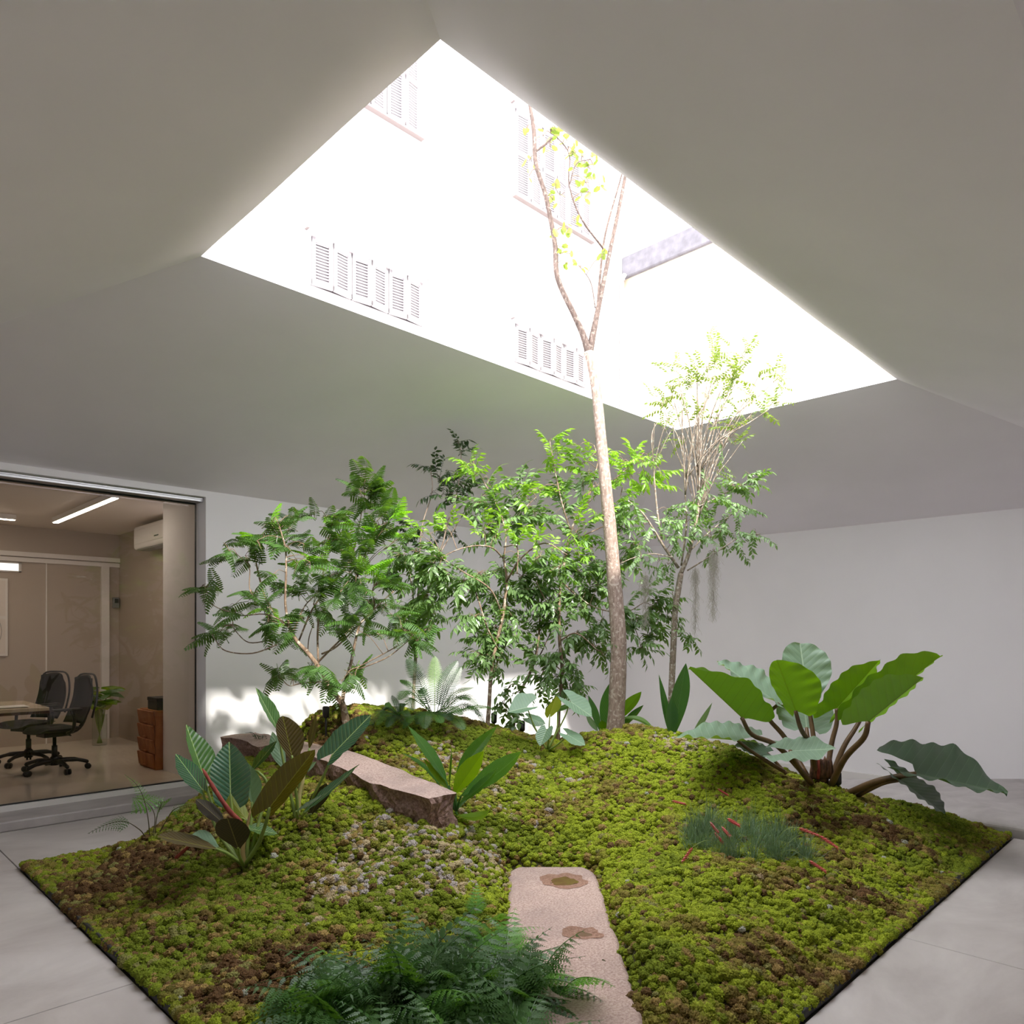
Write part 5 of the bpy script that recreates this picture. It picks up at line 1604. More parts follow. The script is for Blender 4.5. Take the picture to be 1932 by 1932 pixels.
leafage(ta, na_, 6.35, qc([(330, 1200, 0, 26, 6), (400, 1240, 0, 26, 6), (440, 1180, .1, 28, 8), (350, 1110, 0, 26, 6), (500, 1100, .1, 26, 6), (300, 1010, -.1, 24, 5), (420, 1060, .1, 30, 8), (490, 970, .1, 30, 8), (400, 900, .1, 30, 8), (250, 830, -.2, 26, 6), (160, 780, -.3, 24, 5),
                           (120, 690, -.3, 24, 5), (60, 720, -.2, 26, 6), (200, 900, -.1, 24, 4), (330, 760, -.1, 26, 6), (540, 880, .1, 30, 8), (600, 790, .1, 28, 7), (450, 760, .1, 26, 6), (570, 690, 0, 24, 4), (680, 700, -.1, 26, 6), (760, 760, -.2, 26, 6), (390, 560, .1, 24, 6), (470, 490, .1, 26, 6), (560, 520, .1, 26, 6),
                           (640, 470, .1, 24, 5), (430, 410, 0, 26, 6), (530, 400, .1, 24, 5), (320, 420, 0, 20, 4), (560, 310, .1, 20, 4), (120, 850, -.1, 24, 5), (50, 930, 0, 24, 5)], 'small_leaf'), None, 5, .19, dens=1.8)
leafage(ta, na_, 6.35, qc([(290, 170, 0, 20, 4), (340, 240, 0, 24, 5), (250, 220, 0, 18, 3), (400, 280, 0, 18, 3), (360, 520, -.2, 22, 5), (440, 560, -.2, 18, 3), (560, 590, -.3, 20, 4), (640, 580, -.3, 22, 5), (740, 640, -.3, 18, 3), (150, 490, -.2, 22, 4), (60, 520, -.2, 22, 4), (10, 540, -.2, 18, 3), (560, 360, 0, 22, 4)], 'small_leaf_lit'), None, 6, .17)

tb, nb_ = tree('small_tree', 'small-leaved tree left of the tall pale trunk, its straight thin stem bare near the ground', GRP, (1053, 1398), 6.5,
               Q([(755, 1655, 0, 3.6), (758, 1480, 0, 3.4), (775, 1290, 0, 3.6), (762, 1130, 0, 3.4), (758, 960, 0, 3), (770, 820, .05, 2.6), (820, 560, .1, 2.4), (900, 400, .15, 2), (940, 320, .15, 1.4)]),
               [Q(b) for b in [[(770, 820, .05, 1.8), (860, 900, .1, 1.4), (960, 960, .1, 1.2), (1100, 980, .1, 1), (1200, 930, .1, .8)], [(762, 1130, 0, 1.6), (850, 1090, -.1, 1.4), (960, 1180, -.1, 1)], [(820, 560, .1, 1.8), (770, 400, 0, 1.4), (730, 200, 0, 1), (710, 90, 0, .7)],
                               [(870, 450, .1, 1.6), (960, 360, .2, 1.3), (1080, 260, .2, 1), (1200, 150, .2, .8)], [(900, 400, .15, 1.4), (960, 200, .2, 1), (940, 110, .2, .7)], [(780, 1290, 0, 1.2), (700, 1240, -.1, 1), (660, 1340, -.1, .8)], [(780, 1290, 0, 1.2), (840, 1250, 0, 1), (860, 1350, 0, .8)],
                               [(820, 620, .1, 1.5), (930, 560, .2, 1.2), (1060, 520, .2, 1), (1160, 620, .2, .8)], [(760, 1000, 0, 1.4), (690, 920, -.1, 1.2), (640, 820, -.1, 1)], [(1100, 980, .1, .9), (1160, 1080, .1, .8), (1190, 1180, .1, .7)]]], 'bark_brown', 'twig')
leafage(tb, nb_, 6.5, qc([(700, 940, 0, 30, 8), (640, 860, 0, 28, 7), (700, 1040, 0, 24, 5), (730, 980, 0, 24, 5), (820, 900, .1, 28, 7), (880, 980, .1, 26, 6), (860, 1090, 0, 26, 6), (940, 1160, 0, 26, 6), (1000, 1220, 0, 22, 4), (980, 1050, .1, 24, 5), (920, 860, .2, 28, 7), (990, 820, .2, 28, 7),
                          (860, 760, .1, 28, 7), (780, 700, .1, 28, 7), (940, 720, .2, 26, 6), (1060, 740, .2, 26, 6), (1130, 700, .2, 22, 4), (860, 560, .1, 28, 7), (800, 420, .1, 26, 5), (760, 330, .1, 22, 4), (870, 300, .2, 24, 5), (1060, 430, .2, 24, 5), (1090, 520, .2, 24, 5), (1150, 620, .2, 22, 4), (1050, 600, .2, 22, 4),
                          (690, 1240, -.1, 22, 4), (660, 1340, -.1, 24, 5), (750, 1200, 0, 20, 3), (820, 1270, 0, 24, 5), (860, 1370, 0, 24, 5), (790, 1390, 0, 24, 5), (740, 1320, 0, 22, 4), (1110, 960, .1, 24, 5), (1180, 1010, .1, 26, 6), (1130, 1060, .1, 24, 5), (1190, 1170, .1, 24, 5), (1250, 1100, .15, 24, 5), (1260, 980, .2, 24, 5), (1230, 870, .2, 26, 6), (1310, 930, .2, 24, 5), (1340, 1020, .2, 20, 3), (820, 1140, 0, 20, 3)], 'small_leaf'), None, 7, .19, dens=1.7)
leafage(tb, nb_, 6.5, qc([(720, 70, 0, 18, 3), (740, 130, 0, 20, 4), (730, 210, 0, 20, 4), (830, 110, .1, 18, 3), (850, 190, .1, 22, 5), (920, 160, .1, 22, 5), (900, 240, .1, 24, 5), (1080, 180, .2, 24, 6), (1140, 160, .2, 22, 5), (1130, 250, .2, 26, 6), (1200, 200, .2, 24, 5), (1230, 280, .2, 24, 5), (1060, 300, .2, 24, 5), (1300, 250, .2, 22, 4), (1100, 350, .2, 22, 4), (960, 320, .1, 20, 4), (880, 480, -.1, 20, 4), (960, 470, -.1, 18, 3), (880, 660, -.1, 20, 4), (960, 660, -.1, 20, 3), (840, 590, 0, 22, 4), (730, 350, 0, 22, 5), (620, 350, 0, 20, 4), (1050, 760, .1, 16, 3)], 'small_leaf_lit'), None, 8, .17)

td, nd_ = tree('small_tree', 'slender small-leaved tree with dark shoots reaching up the ceiling, standing behind the sword fern', GRP, (778, 1352), 6.5,
               [(778, 1352, .3, 3.2), (784, 1240, .3, 3.2), (787, 1180, .3, 3), (792, 1100, .3, 2.4), (810, 1080, .3, 2)],
               [[(787, 1190, .3, 2), (780, 1130, .3, 1.6), (770, 1060, .3, 1.2)], [(792, 1100, .3, 1.8), (830, 1040, .25, 1.6), (845, 985, .2, 1.4), (862, 930, .2, 1.2), (870, 860, .2, .8), (862, 828, .2, .6)], [(790, 1110, .3, 1.6), (795, 1000, .2, 1.2), (815, 930, .2, 1), (812, 880, .2, .7)], [(810, 1080, .3, 1.4), (850, 1010, .3, 1.2), (880, 960, .3, .8)]], 'bark_pale', 'twig_dark')
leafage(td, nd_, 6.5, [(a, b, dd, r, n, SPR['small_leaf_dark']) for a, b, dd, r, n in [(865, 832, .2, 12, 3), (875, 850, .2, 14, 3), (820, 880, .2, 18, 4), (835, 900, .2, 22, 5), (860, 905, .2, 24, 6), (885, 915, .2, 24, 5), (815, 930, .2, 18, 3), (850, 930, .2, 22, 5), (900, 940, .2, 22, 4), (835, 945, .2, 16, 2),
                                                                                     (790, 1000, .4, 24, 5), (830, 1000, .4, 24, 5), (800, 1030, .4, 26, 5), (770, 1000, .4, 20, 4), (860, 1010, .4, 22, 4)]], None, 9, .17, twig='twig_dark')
leafage(td, nd_, 6.5, [(a, b, dd, r, n, SPR['small_leaf']) for a, b, dd, r, n in [(760, 1060, .1, 28, 7), (790, 1090, .1, 28, 7), (740, 1090, .1, 24, 5), (800, 1130, .1, 26, 6), (770, 1150, .1, 24, 5), (820, 1090, .1, 24, 5), (790, 1180, .1, 22, 5), (760, 1190, .2, 20, 4), (820, 1160, .1, 22, 4), (745, 1050, 0, 22, 4), (780, 1040, 0, 22, 4)]], None, 10, .19, dens=1.8)

tv, nv_ = tree('vine_clad_sapling', 'leaning sapling wrapped in a heart-leaved vine between the two thicket stems', None, (968, 1380), 6.55,
               [(968, 1382, 0, 3.2), (972, 1340, 0, 3), (985, 1300, 0, 2.8), (1003, 1262, 0, 2.6), (1015, 1215, 0, 2.2), (1020, 1150, 0, 1.6), (1028, 1080, 0, 1)],
               [[(1003, 1262, 0, 1.4), (1022, 1230, .1, 1.2), (1040, 1190, .1, .8)], [(985, 1300, -.05, 1), (970, 1290, -.1, 1), (958, 1300, -.1, .8), (950, 1330, -.1, .7)]], 'bark_brown', 'twig')
leafage(tv, nv_, 6.55, [(a, b, dd, r, n, VINE) for a, b, dd, r, n in [(960, 1300, -.1, 16, 3), (948, 1325, -.1, 16, 3), (955, 1345, -.1, 14, 3), (975, 1310, -.1, 14, 3), (972, 1345, -.05, 12, 2), (970, 1290, -.1, 14, 2), (962, 1362, -.05, 12, 2), (1000, 1230, 0, 18, 4), (1015, 1210, 0, 18, 4), (1005, 1180, 0, 18, 3), (1020, 1240, 0, 16, 3), (990, 1245, 0, 16, 2)]], None, 12, .15)
leafage(tv, nv_, 6.55, [(a, b, dd, r, n, SPR['small_leaf']) for a, b, dd, r, n in [(1020, 1150, 0, 24, 5), (1035, 1100, 0, 24, 5), (1000, 1120, 0, 22, 4), (1010, 1190, 0, 20, 4)]], None, 13, .18)

# ---- slim tree at the right
U = lambda lst: [(1140 + x * .3727, 620 + y * .3727, dd, r) for x, y, dd, r in lst]
top = [(470, 210), (570, 150), (720, 95), (650, 165), (360, 185), (335, 300), (560, 255), (800, 205), (750, 330), (895, 235), (825, 415), (880, 375), (700, 570), (625, 480), (305, 500), (420, 430), (520, 330), (470, 420), (600, 330), (680, 250), (390, 320), (290, 380), (540, 60), (740, 440)]
rr = random.Random(31)
ub = [[(385, 1245, 0, 4.4), (430, 1130, 0, 3.6), (470, 950, 0, 3), (480, 850, .05, 2.4), (475, 700, .05, 1.8), (470, 450, .05, 1.2), (470, 210, .05, .6)],
      [(375, 1210, 0, 3), (300, 1100, -.1, 2.4), (240, 1000, -.15, 1.8), (190, 930, -.2, 1.2), (120, 870, -.2, .8)],
      [(290, 1060, -.05, 2), (268, 920, 0, 1.8), (255, 780, 0, 1.6), (248, 660, 0, 1.2), (240, 540, 0, .8), (270, 470, 0, .6)],
      [(390, 1200, .1, 2), (415, 1000, .15, 1.8), (410, 850, .2, 1.6), (405, 740, .2, 1.2), (360, 600, .25, .8), (350, 500, .25, .6)],
      [(420, 1225, 0, 1.5), (500, 1175, -.05, 1.3), (600, 1110, -.1, 1.1), (700, 1050, -.1, .9), (790, 1040, -.1, .7)],
      [(440, 1120, 0, 1.4), (520, 1040, .1, 1.2), (620, 960, .1, 1), (700, 900, .1, .8)],
      [(480, 900, 0, 1.4), (580, 850, .1, 1.2), (680, 800, .1, 1), (770, 770, .1, .8)],
      [(350, 1160, -.1, 1), (250, 1140, -.2, .9), (150, 1160, -.25, .8), (80, 1190, -.25, .7)],
      [(345, 1330, 0, 1), (380, 1540, -.05, .9), (450, 1570, -.05, .6)]]
for i, (x, y) in enumerate(top):
    sx = rr.choice([(480, 850), (470, 740), (410, 840), (475, 960), (415, 760)])
    dd = rr.uniform(-.35, .4)
    mx, my = sx[0] + (x - sx[0]) * .35 + rr.uniform(-10, 10), sx[1] + (y - sx[1]) * .5
    ub.append([(*sx, .05, 1.4), (mx, my, dd * .5, 1.1), (sx[0] + (x - sx[0]) * .75, sx[1] + (y - sx[1]) * .8, dd * .8, .8), (x, y, dd, .5)])
for i in range(26):
    sx = rr.choice([(480, 850), (470, 700), (410, 800), (250, 700), (475, 950), (600, 600)])
    x, y = sx[0] + rr.uniform(-110, 190), sx[1] - rr.uniform(180, 380)
    dd = rr.uniform(-.3, .35)
    ub.append([(*sx, .05, 1.0), (sx[0] + (x - sx[0]) * .4 + rr.uniform(-12, 12), sx[1] + (y - sx[1]) * .5, dd * .5, .8), (x, y, dd, .45)])
tf, nf_ = tree('slim_tree', 'slim tree with a broom of thin twigs rising into the roof opening', None, (1264, 1404), 6.6,
               U([(333, 2100, 0, 6.2), (340, 1850, 0, 6), (352, 1560, 0, 5.8), (358, 1440, 0, 5.6), (375, 1320, 0, 5.6), (388, 1240, 0, 5.6)]), [U(b) for b in ub], 'bark_grey', 'twig')
ucl = lambda lst, ms: [(1140 + x * .3727, 620 + y * .3727, dd, r, n, ms) for x, y, dd, r, n in lst]
airl = [(x, y, rr.uniform(-.3, .3), 18, 4) for x, y in top] + [(390, 230, 0, 26, 5), (350, 300, 0, 24, 5), (420, 280, 0, 28, 6), (530, 230, 0, 26, 5), (640, 230, 0, 26, 5), (700, 130, 0, 24, 4), (560, 110, 0, 20, 4), (690, 220, 0, 26, 5), (640, 330, 0, 24, 4), (340, 400, 0, 24, 4), (330, 200, 0, 20, 3),
        (830, 400, 0, 18, 4), (920, 255, 0, 16, 4), (880, 190, 0, 12, 2), (690, 440, 0, 20, 3), (660, 385, 0, 14, 2), (300, 480, 0, 20, 4), (280, 590, 0, 22, 4), (680, 580, 0, 22, 4), (600, 680, 0, 20, 3), (380, 560, .1, 18, 2), (580, 740, 0, 18, 3), (500, 420, 0, 20, 3), (260, 330, 0, 14, 2), (430, 180, 0, 16, 3), (540, 180, 0, 20, 4)]
leafage(tf, nf_, 6.6, ucl(airl, AIR), None, 14, .17, tw_r=.0014, dens=.75)
leafage(tf, nf_, 6.6, ucl([(440, 900, 0, 26, 5), (520, 870, 0, 26, 5), (600, 860, .1, 24, 5), (670, 900, .1, 22, 4), (400, 980, 0, 26, 5), (460, 1000, -.1, 26, 5), (540, 930, .1, 24, 4), (600, 1040, .1, 26, 5), (560, 1060, 0, 22, 4), (340, 1050, -.1, 24, 4), (380, 1080, -.1, 22, 4), (700, 800, .1, 26, 6), (760, 770, .1, 22, 5), (740, 740, .1, 20, 4), (640, 790, .1, 22, 4),
                           (720, 940, .1, 20, 4), (700, 1040, -.1, 24, 5), (770, 1050, -.1, 22, 4), (680, 1110, 0, 18, 3), (620, 980, .1, 22, 4), (310, 980, -.1, 24, 4), (230, 1060, -.1, 20, 3), (160, 920, -.2, 22, 4), (120, 890, -.2, 20, 3), (200, 1000, -.2, 20, 3), (160, 1110, -.2, 20, 3), (280, 1190, -.2, 22, 5), (180, 1190, -.25, 22, 4), (320, 1210, -.1, 18, 3), (540, 1130, 0, 18, 3), (350, 920, 0, 22, 3), (440, 1570, -.05, 16, 4), (390, 1550, -.05, 12, 2), (520, 760, 0, 20, 2), (600, 590, 0, 20, 2)], AIRG), None, 15, .19, tw_r=.0018)

# hanging air-plant strands
M['beard'] = plain('grey_strands', rgb(168, 162, 150), .9)
rr = random.Random(77)


def beard(label, px, y0, y1, wpx, d, dens):
    a = P(px, y0, d)
    root = empty('hanging_air_plant', tuple(a), label, 'plant', 'grey strands hanging in the slim tree')
    g = Geo()
    L = (y1 - y0) / FOC * d
    for k in range(dens):
        t0 = rr.random() ** 1.9 * .95
        w_ = wpx / FOC * d * (1 - .55 * t0)
        p = Vector((a.x + rr.gauss(0, .4) * w_, a.y + rr.gauss(0, .4) * w_, a.z - L * t0 * .93))
        pts = [p]
        for s in range(5):
            p = p + Vector((rr.uniform(-.016, .016), rr.uniform(-.016, .016), -L * .022 - .006 + rr.uniform(-.006, .006)))
            pts.append(p)
        g.tube(pts, .0008, 3, False)
    g.obj('strands', M['beard'], root)['kind'] = 'stuff'
    g = Geo(); g.tube([a + Vector((0, 0, .03)), a - Vector((0, 0, L * .5)), a - Vector((0.003, 0, L * .97))], [.0016, .0012, .0006], 4); g.obj('stem', M['twig'], root)


beard('longer of the two grey strands hanging right of the slim trunk', 1346, 1040, 1172, 13, 6.5, 420)
beard('shorter grey strand hanging close to the slim trunk on its right', 1312, 1072, 1200, 8, 6.55, 230)
beard('faint grey strand hanging over leaves between the tall and slim trunks', 1218, 1085, 1190, 11, 6.35, 260)

# ---- the tall pale tree
V8 = lambda lst: [(540 + x * .4451, 60 + y * .4453, dd, r) for x, y, dd, r in lst]
tt, nt_ = tree('tall_tree', 'tall pale-barked tree whose forked trunk rises from the crest out through the roof opening', None, (1163, 1376), 6.3,
               [(1161, 1378, 0, 17), (1165, 1300, 0, 15.5), (1167, 1210, 0, 15), (1160, 1110, 0, 14), (1151, 1000, 0, 12.5), (1143, 920, 0, 11.5), (1135, 840, 0, 10.5), (1126, 745, 0, 9.5), (1117, 690, 0, 9), (1110, 664, 0, 9)],
               [[(1111, 668, 0, 7.5), (1100, 632, -.02, 6.2), (1083, 594, -.05, 5.4), (1052, 525, -.1, 5), (1047, 461, -.1, 4.6), (1030, 372, -.15, 4.2), (1011, 309, -.2, 3.9), (1007, 247, -.2, 3.6), (1000, 200, -.2, 3.2), (985, 120, -.2, 2.8), (960, -60, -.2, 2)],
                [(1111, 670, 0, 7.5), (1120, 625, 0, 6), (1128, 585, .05, 5), (1145, 501, .1, 4.2), (1163, 416, .15, 3.6), (1179, 336, .2, 3.2), (1195, 240, .2, 2.6), (1205, 60, .2, 1.6)],
                V8([(1320, 1180, .05, 3), (1330, 1040, .1, 2.4), (1352, 860, .2, 2), (1410, 650, .3, 1.6), (1450, 500, .3, 1)]), V8([(1345, 920, .05, 2), (1250, 790, -.1, 1.6), (1200, 650, -.15, 1.3), (1200, 520, -.15, 1.1), (1150, 450, -.15, .9), (1120, 430, -.15, .7)]),
                V8([(1058, 505, -.2, 2.2), (1095, 480, -.22, 2), (1128, 448, -.25, 1.6)]), V8([(1200, 650, -.15, 1), (1230, 560, -.2, .9), (1290, 540, -.2, .6)]), V8([(1310, 1170, 0, 1.2), (1290, 1060, 0, 1), (1240, 990, 0, .6)]), V8([(1140, 660, -.15, .9), (1160, 690, -.15, .7), (1180, 680, -.15, .5)])], 'bark_pale', 'twig', 'bark_branch')
M['sky_leaf'] = leaf_mat('tall_tree_leaf', rgb(120, 140, 56), None, None, trans=.4, tcol=rgb(140, 160, 60), rough=.4, var=.2)
lg = Geo(); leaflet(lg, Vector((0, 0, 0)), Vector((1, 0, 0)), Vector((0, 0, 1)), 1.0, .27, .15, True)
LM = lg.mesh('leaf', M['sky_leaf'], False)
rr = random.Random(15)
tw = Geo()
for x, y, n, r in [(1120, 420, 6, 40), (1140, 400, 5, 30), (1090, 440, 4, 30), (1190, 460, 5, 30), (1210, 500, 4, 30), (1250, 540, 8, 45), (1290, 530, 8, 40), (1280, 570, 6, 35), (1230, 510, 5, 30), (1120, 490, 4, 30), (1270, 640, 5, 40), (1240, 650, 4, 35), (1290, 680, 4, 30), (1330, 660, 2, 20), (1140, 640, 5, 30), (1160, 690, 5, 30), (1130, 710, 3, 25),
                   (1180, 830, 5, 40), (1150, 840, 4, 30), (1220, 800, 3, 30), (1160, 910, 5, 35), (1200, 940, 4, 30), (1190, 980, 3, 30), (1350, 930, 3, 15), (1340, 950, 2, 15), (1240, 990, 3, 20), (1030, 550, 3, 20), (1030, 610, 2, 20), (1010, 420, 2, 20)]:
    c0 = P(540 + x * .4451, 60 + y * .4453, 6.15)
    near = min(nt_, key=lambda q: (q - c0).length)
    tw.tube(spline([near, near.lerp(c0, .5) + Vector((0, 0, .03)), c0], 3), .003, 4)
    for k in range(n):
        o_ = Vector((rr.gauss(0, .5), rr.gauss(0, .5), rr.gauss(0, .5))) * (r * .4451 / FOC * 6.15)
        d = Vector((rr.uniform(-1, 1), rr.uniform(-1, 1), rr.uniform(-1.2, .3))).normalized()
        tw.tube([c0, c0 + o_], .0015, 3, False)
        inst('leaf', LM, tt, frame_m(c0 + o_, d, Vector((rr.uniform(-1, 1), rr.uniform(-1, 1), .6)), rr.uniform(.05, .085)))
tw.obj('twigs', M['twig'], tt)['kind'] = 'stuff'

# ---------------------------------------------------------------- small garden spotlights
M['fixture'] = plain('black_fixture', rgb(30, 27, 27), .4)
for lab, px, py, d, lean in [('black spike spotlight beside the giant philodendron', 1581, 1478, 5.45, .1), ('black spike spotlight beside the feathery tree stem', 615, 1352, 5.95, .0), ('black spotlight peeking over the crest beside the bare-stemmed tree', 932, 1370, 6.5, .5), ('black spotlight peeking over the dip left of the arrow-leaved plant', 985, 1385, 6.55, .5)]:
    p = P(px, py, d); z = gz(p)
    root = empty('garden_spotlight', (p.x, p.y, z), lab, 'lamp', 'garden spotlights')
    h = max(.05, p.z - z)
    g = Geo(); g.tube([(p.x, p.y, z - .08), (p.x, p.y, z + h)], .008, 8); g.obj('spike', M['fixture'], root)
    ax = Vector((lean * .7, lean * .7, 1)).normalized()
    q = Vector((p.x, p.y, z + h))
    g = Geo(); g.tube([q - ax * .01, q, q + ax * .075, q + ax * .08], [.018, .026, .028, .024], 14); g.obj('head', M['fixture'], root)
    g = Geo(); g.tube([q + ax * .0805, q + ax * .083], .022, 14); g.obj('lens', M['alu_dark'], root)
# ================================================================ the office
Z0 = 0.1
M['led'] = emit('led_strip', (1.0, .91, .80, 1), 20.0)
M['blk'] = plain('black_plastic', rgb(18, 18, 20), .4)
M['mesh'] = plain('black_mesh_fabric', rgb(14, 14, 16), .7)
M['wood'] = bark_mat('orange_wood', rgb(146, 88, 46), rgb(176, 112, 62), 14, None, .1)
M['desk'] = plain('desk_top_veneer', rgb(196, 180, 156), .25)
M['desk_edge'] = plain('desk_dark_edge', rgb(70, 44, 34), .5)


def linear_lamp(a, b, label):
    a, b = Vector(a), Vector(b)
    root = empty('linear_lamp', tuple((a + b) / 2), label, 'lamp', 'ceiling strip lamps')
    along_x = abs(a.x - b.x) > abs(a.y - b.y)
    wx, wy = (0, .035) if along_x else (.035, 0)
    g = Geo(); g.box((a.x - wx, a.y - wy, a.z), (b.x + wx, b.y + wy, a.z + .06)); g.obj('housing', M['white'], root, False)
    wx, wy = (-.01, .026) if along_x else (.026, -.01)
    g = Geo(); g.box((a.x - wx, a.y - wy, a.z - .006), (b.x + wx, b.y + wy, a.z + .001)); g.obj('diffuser', M['led'], root, False)


linear_lamp((2.37, 8.0, 2.94), (2.37, 10.3, 2.94), 'long lit ceiling strip lamp running away from the glass')
linear_lamp((-.3, 10.4, 2.94), (1.98, 10.4, 2.94), 'lit ceiling strip lamp parallel to the rear wall, cut by the picture edge')

ac = empty('air_conditioner', (OXW, 9.6, 2.64), 'white split air conditioner high on the office side wall', 'air conditioner')
g = Geo(); g.box((OXW - .22, 9.0, 2.66), (OXW, 10.1, 2.95)); bevel(g.obj('casing', M['white'], ac, False), .03, 3)
g = Geo(); g.box((OXW - .226, 9.04, 2.72), (OXW - .218, 10.06, 2.9)); bevel(g.obj('front_panel', M['white'], ac, False), .004, 1)
g = Geo(); g.box((OXW - .2, 9.08, 2.645), (OXW - .06, 10.02, 2.662)); g.obj('louver', plain('louver_grey', rgb(130, 130, 124), .5), ac, False)
g = Geo(); g.box((OXW - .229, 9.2, 2.76), (OXW - .225, 9.34, 2.775)); g.obj('display_strip', M['blk'], ac, False)

wc = empty('wall_controller', (3.36, OYW - .02, 2.0), 'small grey control box on the office rear wall beside the post', 'controller')
g = Geo(); g.box((3.33, OYW - .06, 1.95), (3.41, OYW, 2.1)); bevel(g.obj('box', plain('controller_grey', rgb(120, 118, 122), .5), wc, False), .008, 2)
g = Geo(); g.box((3.345, OYW - .066, 2.02), (3.395, OYW - .058, 2.08)); g.obj('screen', M['blk'], wc, False)

# glowing three-pane strip on the rear wall, added to imitate a bright reflection
hw = empty('reflection_strip', (1.7, OYW, 2.35), kind='structure')
g = Geo(); g.box((1.28, OYW - .03, 2.39), (2.23, OYW, 2.405)); g.box((1.28, OYW - .03, 2.50), (2.23, OYW, 2.515))
for x in (1.28, 1.62, 1.94, 2.2): g.box((x, OYW - .03, 2.39), (x + .03, OYW, 2.515))
g.obj('frame', M['white'], hw, False)
for x, x_ in ((1.31, 1.62), (1.65, 1.94), (1.97, 2.2)):
    g = Geo(); g.box((x, OYW - .012, 2.405), (x_, OYW - .002, 2.50)); g.obj('glow_pane', emit('reflection_glow', (.95, .97, 1, 1), 1.3), hw, False)

# framed line drawing at the picture's left edge
fr = empty('framed_drawing', (1.7, OYW - .02, 1.8), 'white framed drawing of curved black lines on the office rear wall', 'picture')
g = Geo(); g.box((1.25, OYW - .035, 1.29), (2.08, OYW, 2.3)); bevel(g.obj('frame', M['white'], fr, False), .004, 1)
g = Geo(); g.box((1.28, OYW - .04, 1.32), (2.05, OYW - .034, 1.77)); g.box((1.28, OYW - .04, 1.81), (2.05, OYW - .034, 2.27)); g.obj('sheet', plain('paper', rgb(222, 214, 206), .8), fr, False)
g = Geo()
for k in range(7):
    g.tube([(2.01 - .035 * k - .16 * abs(t - .5) ** 1.6, OYW - .043, 1.40 + .42 * t) for t in [i / 14 for i in range(15)]], .0022, 4)
g.obj('drawn_lines', M['blk'], fr)

# desk
dk = empty('desk', (1.0, 8.75, Z0), 'long pale office desk with a dark edge reaching in from the side', 'desk')
g = Geo(); g.box((-.6, 8.3, Z0 + .715), (1.86, 9.35, Z0 + .75)); bevel(g.obj('tabletop', M['desk'], dk, False), .003, 1)
g = Geo(); g.box((-.6, 8.295, Z0 + .69), (1.865, 9.355, Z0 + .716)); g.obj('edge_band', M['desk_edge'], dk, False)
for x, y in ((-.5, 8.4), (-.5, 9.25), (.2, 8.4), (.2, 9.25)):
    g = Geo(); g.box((x - .025, y - .025, Z0), (x + .025, y + .025, Z0 + .69)); g.obj('leg', M['blk'], dk, False)
pp = empty('papers', (1.5, 8.6, Z0 + .75), 'thin sheaf of white papers on the desk end', 'paper')
for k in range(3):
    g = Geo(); g.box((1.34 + .02 * k, 8.45 - .015 * k, Z0 + .7505 + .003 * k), (1.68 + .02 * k, 8.68, Z0 + .7528 + .003 * k)); g.obj('sheet', plain('white_sheet', rgb(236, 234, 230), .7), pp, False)


